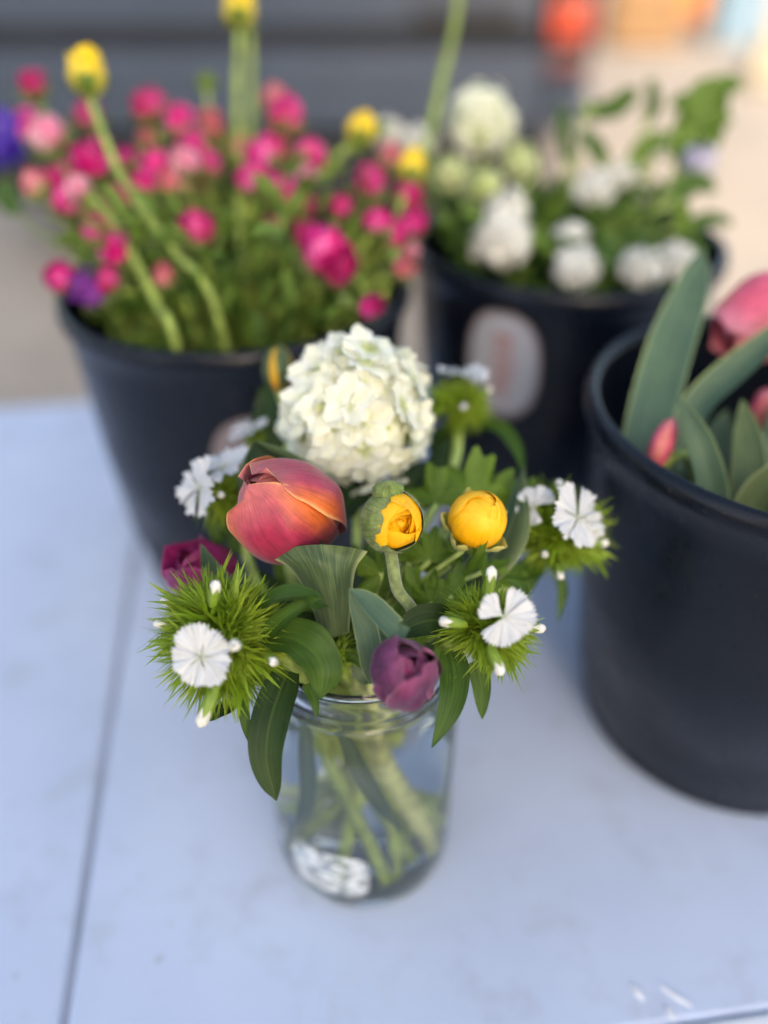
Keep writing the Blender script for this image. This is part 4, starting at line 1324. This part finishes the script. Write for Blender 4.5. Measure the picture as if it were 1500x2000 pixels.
def bucket_ran(px, py, d, size, mt, label, key='left', group='pink ranunculus in the left bucket', green=False, seed=0, axis=None, nleaf=2):
    c = P(px, py, d)
    pts = bucket_stem_pts(c, key)
    rnd = random.Random(seed * 31 + px)
    ax = CD(*axis) if axis else ((c - pts[0]).normalized() + Vector((rnd.uniform(-.3, .3), rnd.uniform(-.5, .1), 0.25))).normalized()
    t = thing('ranunculus', label, 'flower', c, group)
    m = frame(ax, Vector((rnd.uniform(-1, 1), rnd.uniform(-1, 1), 0.2)), c)
    sz = size * rnd.uniform(0.74, 1.0)
    inst('bloom', RAN[mt][rnd.randrange(3)], t, m @ Matrix.Diagonal((sz * rnd.uniform(.85, 1.15), sz * rnd.uniform(.85, 1.15), sz * rnd.uniform(.95, 1.3), 1)))
    inst('sepals', SEPAL, t, m @ Matrix.Scale(sz * (1.12 if not green else 1.3), 4))
    stem(t, [c - ax * sz * 0.8] + pts, 0.0021, 'stem_bucket', n=6, segs=10)
    o = c.lerp(pts[0], rnd.uniform(0.5, 0.9))
    e = o + Vector((rnd.uniform(-.022, .022), rnd.uniform(-.02, .02), rnd.uniform(.012, .03)))
    sh = MB().tube([o, o.lerp(e, .5) + Vector((rnd.uniform(-.004, .004), 0, .003)), e], .0012, 5, 6).build('side_shoot', M['stem_bucket'], t)
    MB().ball(e, .0032, .0032, .0040, None, 7, 6, .1).build('shoot_bud', M['sepal'], sh)
    for i in range(nleaf):
        o = c.lerp(pts[0], rnd.uniform(0.35, 0.95))
        a = rnd.uniform(0, 6.28)
        e = o + Vector((math.cos(a) * 0.022, math.sin(a) * 0.022, rnd.uniform(0.004, 0.022)))
        leaf('leaf', t, [o, o.lerp(e, 0.5) + Vector((0, 0, 0.005)), e], rnd.uniform(0.0035, 0.006), rnd.choice(['far_leaf', 'far_leaf_light']), Vector((0, -0.5, 0.8)), nu=4, nv=8, fold=0.4)
    return t


PINKS = [
    (62, 165, .545, .0098, 'deep_pink', 'crimson ranunculus bud in green sepals, highest at the far left of the bucket', 1),
    (92, 262, .535, .0125, 'pale_pink', 'pink and cream ranunculus right of the violet bloom at the left edge', 1),
    (178, 314, .515, .0125, 'pink', 'bright pink ranunculus just left of the long yellow tulip stem', 0),
    (72, 362, .525, .0105, 'dusty_pink', 'dusty pink ranunculus leaning over the left rim, below the cream one', 1),
    (116, 352, .53, .0098, 'pink', 'small pink ranunculus between the dusty and the lilac pink ones at left', 0),
    (152, 366, .505, .0088, 'pale_pink', 'pale lilac pink bud crossing the left yellow tulip stem', 0),
    (288, 206, .565, .0102, 'deep_pink', 'tall deep pink bud standing right of the left yellow tulip', 1),
    (352, 240, .56, .0135, 'pink', 'large bright pink ranunculus below the small green bud', 0),
    (376, 288, .55, .0125, 'pink', 'pink ranunculus pressed under the large bright one in the bucket middle', 0),
    (412, 248, .575, .0105, 'dusty_pink', 'pinkish green ranunculus left of the two central tall stems', 1),
    (284, 358, .525, .0105, 'pink', 'pink ranunculus just right of the long yellow tulip stem', 0),
    (342, 356, .53, .0105, 'dusty_pink', 'rose pink ranunculus in the middle of the left bucket, pale sided', 0),
    (236, 388, .515, .0088, 'deep_pink', 'small deep pink ranunculus between the two slanting tulip stems', 0),
    (402, 322, .545, .0105, 'deep_pink', 'deep crimson ranunculus in shade under the central cluster', 0),
    (466, 296, .565, .0115, 'dusty_pink', 'greenish pink ranunculus at the foot of the two tall central stems', 1),
    (518, 308, .545, .0138, 'pink', 'large bright pink ranunculus right of the two tall central stems', 0),
    (492, 352, .53, .0112, 'pink', 'vivid pink ranunculus below the large one right of centre', 0),
    (546, 366, .525, .0118, 'pink', 'magenta pink ranunculus low on the right of the central cluster', 0),
    (600, 346, .535, .0092, 'pale_pink', 'pale pink ranunculus left of the slanting green tulip stem', 0),
    (537, 195, .585, .0105, 'dusty_pink', 'tall dusty pink bud right of the central yellow tulip stem', 1),
    (384, 448, .50, .0118, 'deep_pink', 'magenta ranunculus with green sepals, alone below the bucket middle', 1),
    (192, 452, .505, .0100, 'pink', 'upper of two pink ranunculus stacked at lower left', 0),
    (226, 488, .495, .0105, 'pink', 'lower of two pink ranunculus stacked at lower left', 0),
    (119, 542, .492, .0102, 'pink', 'bright pink ranunculus sitting on the left rim of the bucket', 0),
    (206, 548, .485, .0085, 'deep_pink', 'small pink ranunculus beside the purple one near the left rim', 1),
    (321, 537, .480, .0090, 'dusty_pink', 'faint pink bud low behind the slanting tulip stems', 1),
    (632, 492, .495, .0150, 'pink', 'largest hot pink ranunculus, low at the right of the bucket', 0),
    (664, 524, .490, .0105, 'deep_pink', 'crimson ranunculus tucked under the largest hot pink one', 0),
    (600, 466, .50, .0085, 'deep_pink', 'small crimson bud touching the upper left of the largest pink one', 0),
    (668, 402, .52, .0105, 'deep_pink', 'deep magenta ranunculus right of the slanting green tulip stem', 0),
    (722, 356, .53, .0118, 'pink', 'pink ranunculus left of the lower yellow bud', 1),
    (734, 430, .51, .0098, 'pink', 'pink ranunculus left of the stem of the lower yellow bud', 0),
    (808, 434, .525, .0092, 'pink', 'pink ranunculus at the right edge of the bucket, below the yellow bud', 0),
    (790, 520, .50, .0085, 'dusty_pink', 'faded pink bud by the right rim of the left bucket', 1),
    (728, 597, .478, .0088, 'pink', 'pink bud resting on the right front rim of the left bucket', 0),
    (292, 272, .58, .0090, 'dusty_pink', 'dim dusty pink bud behind the bright ones, under the tall deep pink bud', 1),
    (528, 440, .53, .0080, 'dusty_pink', 'dim dusty bud deep among the leaves right of the bucket middle', 1),
    (760, 310, .585, .0100, 'dusty_pink', 'brownish pink ranunculus behind the lower yellow bud', 1),
]
for i, (px, py, d, sz, mt, lb, gr) in enumerate(PINKS):
    bucket_ran(px, py, d, sz, mt, lb, green=bool(gr), seed=i, nleaf=3 if i % 2 else 2)
rx = random.Random(12)
MARKS = [('the left yellow tulip', 168, 142), ('the two tall central stems', 475, 250), ('the largest hot pink bloom', 632, 492), ('the slim right yellow bud', 803, 325),
         ('the violet bloom at left', 2, 292), ('the upper right yellow bud', 705, 252), ('the small green bud', 404, 162), ('the slanting yellow tulip stem', 250, 370)]
extra = []
for i in range(30):
    if i < 22:
        px, py = rx.uniform(45, 610), rx.uniform(225, 405)
    else:
        px, py = rx.uniform(640, 815), rx.uniform(350, 560)
    d, sz, mt = rx.uniform(.515, .60), rx.uniform(.0085, .0125), rx.choice(['pink', 'pink', 'deep_pink', 'dusty_pink', 'pale_pink'])
    mk = min(MARKS, key=lambda q: math.hypot(q[1] - px, q[2] - py))
    dx, dy = px - mk[1], py - mk[2]
    side = ('right of' if dx > 0 else 'left of') if abs(dx) > 2 * abs(dy) else (('below' if dy > 0 else 'above') if abs(dy) > 2 * abs(dx) else ('below and ' if dy > 0 else 'above and ') + ('right of' if dx > 0 else 'left of'))
    extra.append((px, py, d, sz, mt, mk[0], side, math.hypot(dx, dy)))
ORD = ['nearest', 'second nearest', 'third nearest', 'fourth nearest', 'fifth nearest', 'sixth nearest', 'seventh nearest', 'eighth nearest']
TONE = {'pink': 'bright pink', 'deep_pink': 'deep pink', 'dusty_pink': 'dusty pink', 'pale_pink': 'pale pink'}
for i, e in enumerate(extra):
    same = sorted(q[7] for q in extra if q[4:7] == e[4:7])
    where = (ORD[same.index(e[7])] + ' one ' if len(same) > 1 else '') + e[6] + ' ' + e[5]
    bucket_ran(*e[:5], 'crowded ' + TONE[e[4]] + ' ranunculus, ' + where, group='half hidden pink ranunculus in the left bucket', green=i % 3 == 0, seed=100 + i, nleaf=1)
bucket_ran(178, 562, .488, .0115, 'mauve', 'purple ranunculus drooping inside the left rim of the bucket', group=None, seed=77)


def bucket_tulip(label, px, py, d, Rr, L, axis, mt, key, pts=None, leaves=(), tip=0.3, stem_mat='stem_bucket', sr=0.0024, streak=True):
    c = P(px, py, d)
    ax = CD(*axis)
    t = thing('tulip', label, 'flower', c)
    m = frame(ax, CD(0, 0, 1) + Vector((0.01, 0, 0)), c - ax * L * 0.5)
    tulip_bloom(t, m, Rr, L, mt, [40, 160, 280], [100, 220, 340], tip, px, nu=8, nv=10)
    if streak:
        for a in (10, 130, 250):
            MB().grid(cup_petal(Rr * 1.05, L * 0.72, Rr * 0.5, 0.85, R(a), seed=a, wave=0.02), 6, 8).xf(m).build('green_streak', M['far_leaf_light'], t)
    path = [c - ax * L * 0.48] + ([P(*q) for q in pts] if pts else [])
    path += bucket_stem_pts(path[-1], key)[(1 if pts else 0):]
    stem(t, path, sr, stem_mat, n=8, segs=22)
    for pts_, wd, mat, kw in leaves:
        leaf('leaf', t, PP(pts_), wd, mat, **kw)
    return t


bucket_tulip('yellow tulip on a long slanting stem at the upper left', 168, 142, .50, .0112, .026, (-0.12, 0.9, 0.3), 'yellow_far', 'left', [(182, 210, .50), (240, 350, .492), (340, 490, .482), (430, 630, .478)], tip=.72)
bucket_tulip('yellow tulip at the top edge on an upright stem', 466, 18, .56, .0108, .024, (0.0, 0.95, 0.2), 'yellow_far', 'left', [(466, 80, .56), (462, 200, .56), (470, 330, .555), (470, 480, .54)], tip=.7)
bucket_tulip('yellow bud half wrapped in green, upper right of the left bucket', 705, 252, .56, .0100, .022, (0.15, 0.9, 0.3), 'yellow_far', 'left', [(680, 285, .56), (600, 380, .55), (540, 500, .53)],
             [([(690, 300, .56), (730, 260, .57), (765, 245, .575)], .006, 'far_leaf_light', dict(fold=.3))])
bucket_tulip('slim yellow tulip bud at the right of the left bucket', 803, 325, .535, .0085, .024, (0.08, 0.97, 0.2), 'yellow_far', 'left', [(790, 370, .535), (768, 470, .528), (750, 570, .515)])
# long stems without a visible flower
t = thing('tall_stem', 'long bare green stem curving out of the top of the picture', 'stem', P(860, 200, .60))
stem(t, PP([(893, -260, .63), (896, -60, .62), (890, 40, .615), (862, 160, .605), (842, 250, .60), (800, 400, .58)]) + [BUCKETS['left'] + Vector((0.06, 0.02, 0.05))], .0027, 'stem_bucket', segs=26)
MB().ball(P(892, -285, .632), .011, .011, .013, None, 12, 9, .1).build('flower_head', M['yellow_far'], t)
t = thing('tall_stem', 'second upright green stem right of the central yellow tulip stem', 'stem', P(490, 200, .57))
stem(t, PP([(496, -160, .575), (490, 60, .572), (492, 200, .568), (486, 350, .56), (480, 480, .545)]) + [BUCKETS['left'] + Vector((0.01, 0.0, 0.04))], .0022, 'stem_bucket', segs=22)
MB().ball(P(496, -185, .575), .011, .011, .013, None, 12, 9, .1).build('flower_head', M['yellow_far'], t)
t = thing('tall_stem', 'pale slanting stem parallel to the left yellow tulip stem, from the lilac pink bud', 'stem', P(200, 420, .50))
stem(t, PP([(165, 372, .505), (215, 425, .50), (260, 500, .49), (310, 600, .48), (345, 680, .475)]) + [BUCKETS['left'] + Vector((-0.03, -0.03, 0.04))], .0026, 'stem_bucket', segs=20)
# small green bud and violet bloom
C = P(404, 162, .57)
t = thing('green_bud', 'small round light green bud above the pink flowers', 'flower bud', C)
MB().ball(C, .0065, .0065, .0068, None, 12, 9, .12).build('bud', M['far_leaf_light'], t)
stem(t, [C, P(408, 215, .57)] + bucket_stem_pts(P(408, 215, .57), 'left'), .0013, 'stem', n=6)
C = P(2, 292, .56)
t = thing('violet_flower', 'deep violet blue bloom at the left edge of the picture', 'flower', C)
for i in range(8):
    m = frame(CD(0.2, 0.5, 0.8), UP, C) @ Matrix.Rotation(i * 0.79, 4, 'Z')
    MB().grid(cup_petal(.016, .026, .013, 1.5, 0, prof_=[.2, .5, .9, 1.3, 1.5], seed=i, wave=.08), 6, 8).xf(m @ Matrix.Translation((0, 0, -.012))).build('petal', M['violet'], t)
MB().ball(C, .008, .008, .009, None, 10, 8, .2).build('flower_heart', M['violet'], t)
stem(t, [C - CD(.2, .5, .8) * .01, P(50, 430, .55)] + bucket_stem_pts(P(70, 470, .54), 'left'), .0011, 'calyx', n=6)
leaf('leaf', t, PP([(30, 420, .54), (10, 380, .55), (-30, 372, .56)]), .008, 'far_leaf', fold=.3)


def leaf_mass(name, label, key, n, zlo, zhi, spread, seed, mats, lo=.010, hi=.026, wd=.22):
    """crowded small leaves between the stems: one mass"""
    rnd = random.Random(seed)
    c = BUCKETS[key]
    mb = MB()
    for i in range(n):
        rr = spread * math.sqrt(rnd.random())
        a = rnd.uniform(0, 6.283)
        z = rnd.uniform(zlo, zhi)
        k_ = min(1.0, 0.88 + max(0, z - BH) * 1.2)
        o = c + Vector((rr * k_ * math.cos(a), rr * k_ * math.sin(a), z))
        ln = rnd.uniform(lo, hi)
        dr_ = Vector((math.cos(a) * 0.5 + rnd.uniform(-.8, .8), math.sin(a) * 0.5 + rnd.uniform(-.8, .8), rnd.uniform(0.1, 1.2))).normalized()
        if z < BH + 0.012 and (Vector((o.x + dr_.x * ln - c.x, o.y + dr_.y * ln - c.y)).length > 0.097):
            dr_ = Vector((-math.cos(a) * .3, -math.sin(a) * .3, 1)).normalized()
        e = o + dr_ * ln
        ribbon(mb, [o, o.lerp(e, .55) + Vector((0, 0, ln * .12)), e], ln * wd, Vector((rnd.uniform(-.6, .6), -0.6, 0.7)), nu=2, nv=5, fold=.4)
    return tag(mb.build(name, M[mats]), label, 'foliage', kind='stuff')


leaf_mass('ranunculus_foliage', 'crowded green foliage between the pink flowers in the left bucket', 'left', 480, .10, .240, .092, 1, 'far_leaf', .010, .024, .18)
leaf_mass('ranunculus_foliage', 'lighter green foliage between the pink flowers in the left bucket', 'left', 420, .13, .275, .096, 2, 'far_leaf_light', .010, .026, .16)

# ---- middle bucket
FLG = [floret(0.0075, s_, c_).mesh('floret', M['snow_green']) for s_, c_ in ((5, 0.3), (6, 0.5))]
def bsp(px, py, d, key):
    return bucket_stem_pts(P(px, py, d), key)
q = bsp(935, 240, .62, 'mid')
snowball('white snowball bloom rising above the rear bucket', 938, 236, .62, .0255, (0, .7, .6), 90, q[0], q[1], scale=.66, seed=31)
for px, py, d, r_, lb in ((884, 340, .605, .0125, 'small pale green snowball bud at left, under the rear white snowball'), (948, 368, .59, .0135, 'lowest of three small pale green snowball buds in the rear bucket'),
                          (1016, 318, .62, .0140, 'pale green snowball bud to the right of the rear white snowball')):
    q = bsp(px, py, d, 'mid')
    snowball(lb, px, py, d, r_, (0, .7, .6), 26, q[0], q[1], meshes=FLG, scale=.6, seed=px, group='pale green snowball buds in the rear bucket')
CL = [(980, 470, .555, .0195, 'largest white cluster at the left front of the rear bucket'), (992, 415, .575, .0140, 'white cluster just above the largest one in the rear bucket'),
      (1162, 372, .60, .0135, 'white cluster standing alone in the middle of the rear bucket'), (1115, 468, .57, .0115, 'small pinkish white cluster above the central rim flower'),
      (1128, 524, .545, .0140, 'white cluster hanging at the centre of the rear bucket rim'), (1254, 524, .555, .0140, 'left one of two white clusters at the right rim of the rear bucket'),
      (1322, 512, .57, .0140, 'right one of two white clusters at the right rim of the rear bucket'), (762, 262, .635, .0120, 'cream cluster between the two buckets beside the yellow bud'),
      (816, 280, .630, .0130, 'white cluster between the buckets just left of the rear snowball'), (1285, 290, .62, .009, 'faint small white cluster high on the right of the rear bucket'),
      (1215, 345, .62, .010, 'faint cream cluster right of the lone central one in the rear bucket')]
fl_small = floret(0.0070, 9, 0.35)
for i, (px, py, d, r_, lb) in enumerate(CL):
    c = P(px, py, d)
    t = thing('white_flower_cluster', lb, 'flower', c, 'white flower clusters of the rear bucket')
    rnd = random.Random(px)
    mb = MB()
    for j in range(26):
        zz = 1 - (j + .5) / 26 * 1.7
        ph = j * 2.4
        rr = math.sqrt(max(0, 1 - zz * zz))
        dd = Vector((rr * math.cos(ph), rr * math.sin(ph), zz))
        mb.add(fl_small, frame(dd + Vector((rnd.uniform(-.3, .3), rnd.uniform(-.3, .3), 0)), Vector((rnd.uniform(-1, 1), 1, .2)), c + dd * r_ * rnd.uniform(.55, .9)) @ Matrix.Scale(r_ / .0145, 4))
    mb.build('petals', M['cream'], t)
    MB().ball(c, r_ * .6, r_ * .6, r_ * .6, None, 10, 7, .2).build('flower_heart', M['cream'], t)
    q = bsp(px, py, d, 'mid')
    stem(t, [c - Vector((0, 0, r_ * .5))] + q, .0016, 'stem', n=6, segs=10)
    for j in range(3):
        o = c.lerp(q[0], rnd.uniform(.4, 1)) 
        a = rnd.uniform(0, 6.28)
        e = o + Vector((math.cos(a) * .028, math.sin(a) * .028, rnd.uniform(.002, .02)))
        leaf('leaf', t, [o, o.lerp(e, .5) + Vector((0, 0, .006)), e], rnd.uniform(.006, .010), 'far_leaf', Vector((0, -.5, .8)), nu=4, nv=8, fold=.4)
BL = [(((1330, 330, .62), (1360, 250, .615), (1395, 150, .61)), .019, 'tallest broad green leaf spray, at the upper right'), (((1140, 222, .63), (1195, 215, .625), (1245, 172, .62)), .0085, 'slanting green leaf above the rear bucket, near the red lens'),
      (((1262, 240, .63), (1275, 200, .63), (1268, 150, .63)), .006, 'little green leaf tip standing up at the middle of the rear foliage'), (((1110, 330, .64), (1102, 270, .645), (1096, 205, .65)), .006, 'grey green leaf in front of the dark red lens'),
      (((1180, 330, .62), (1160, 290, .625), (1140, 255, .63)), .008, 'dark leaf below the slanting green one in the rear bucket'), (((1230, 330, .62), (1260, 290, .615), (1310, 262, .61)), .008, 'mid green leaf bending right in the rear bucket'),
      (((1300, 400, .60), (1350, 360, .60), (1400, 372, .60)), .009, 'leaf arching over the right side of the rear bucket'), (((1330, 450, .59), (1385, 430, .585), (1430, 440, .58)), .006, 'thin leaf reaching farthest right out of the rear bucket')]
for i, (pts_, wd, lb) in enumerate(BL):
    pw = PP(pts_)
    t = thing('leaf_spray', lb, 'leaf', pw[1])
    leaf('leaf', t, pw, wd, 'far_leaf_light' if i in (0, 5) else 'far_leaf', CD(0.2, 0.2, 1), fold=.3, prof_=[.3, .8, 1., .95, .7, .1])
    q = bucket_stem_pts(pw[0], 'mid')
    stem(t, [pw[0].lerp(pw[1], .3), pw[0]] + q, .0016, 'stem', n=6, segs=12)
    if i == 0:
        for dx, sgn in ((.4, 1), (.55, -1), (.75, 1)):
            o = pw[0].lerp(pw[2], dx)
            leaf('leaf', t, [o, o + CD(.6 * sgn, .3, .2) * .014, o + CD(sgn, .15, .4) * .026], .011, 'far_leaf_light', CD(0, .3, 1), fold=.3)
C = P(1364, 312, .61)
t = thing('lilac_flower', 'pale lilac bloom below the tallest leaf spray', 'flower', C)
for i in range(9):
    MB().grid(dome_petal(.0115 + .0004 * (i % 3), i * 2.2, .9, .25 + .05 * i, i), 6, 8).xf(frame(CD(-.1, .5, .6), UP, C)).build('petal', M['lilac'], t)
stem(t, [C + UP * .01, P(1345, 300, .615)] + bsp(1330, 330, .615, 'mid'), .0015, 'stem', n=6)
leaf_mass('bucket_foliage', 'dense dark green leaves filling the rear bucket', 'mid', 420, .11, .222, .094, 5, 'far_leaf', .014, .030, .28)
leaf_mass('bucket_foliage', 'scattered lighter leaves among the white flowers of the rear bucket', 'mid', 110, .16, .235, .096, 6, 'far_leaf_light', .014, .028, .26)

# ---- right bucket: tulips with broad leaves
c = BUCKETS['right']
def rfoot(dx, dy):
    return c + Vector((dx, dy, .03))
TL = dict(prof_=[.55, .8, 1.0, .92, .55, .03], nv=20)
t = bucket_tulip('rose pink tulip lying open at the right edge, largest in the front bucket', 1496, 622, .458, .0235, .056, (-0.74, -0.52, 0.12), 'tulip_rose', 'right', [(1560, 590, .47), (1590, 700, .47)], (), .62, streak=False)
leaf('leaf', t, PP([(1225, 1010, .425), (1262, 850, .432), (1302, 700, .443), (1345, 580, .455), (1374, 486, .462)]), .0122, 'tulip_leaf_blue', CD(-.25, .1, 1), fold=.3, **TL)
leaf('leaf', t, PP([(1320, 950, .432), (1352, 820, .430), (1420, 745, .428), (1510, 668, .425), (1600, 590, .42)]), .0098, 'tulip_leaf_blue', CD(-.4, .6, 1), fold=.6, **TL)
t = bucket_tulip('thin red tulip bud just inside the left rim of the front bucket', 1294, 866, .400, .0055, .026, (0.3, 0.9, 0.2), 'tulip_rose', 'right', None, (), .12, streak=False)
leaf('leaf', t, PP([(1385, 1080, .398), (1378, 980, .396), (1364, 900, .392), (1345, 840, .392), (1322, 772, .396)]), .0105, 'tulip_leaf_blue', CD(.1, .2, 1), fold=.75, prof_=[.7, .95, 1., .85, .45, .03], nv=20)
t = bucket_tulip('red tulip deep inside the front bucket at the right edge', 1490, 800, .44, .0062, .024, (0.1, 0.8, 0.4), 'tulip_rose', 'right', None, (), .3, streak=False)
leaf('leaf', t, PP([(1460, 1130, .405), (1452, 1000, .405), (1455, 890, .41), (1450, 780, .42)]), .0105, 'tulip_leaf', CD(.1, .2, 1), fold=.5, **TL)
leaf('leaf', t, PP([(1430, 1100, .400), (1470, 1000, .398), (1520, 940, .39), (1580, 900, .385)]), .0100, 'tulip_leaf', CD(-.1, .6, 1), fold=.5, **TL)
leaf('leaf', t, PP([(1480, 1080, .42), (1500, 960, .42), (1525, 860, .425), (1530, 760, .43)]), .012, 'tulip_leaf_dark', CD(-.1, .2, 1), fold=.4, **TL)
leaf('leaf', t, PP([(1425, 1120, .415), (1420, 960, .43), (1400, 880, .435), (1420, 800, .445)]), .010, 'tulip_leaf_dark', CD(-.1, .2, 1), fold=.4, **TL)
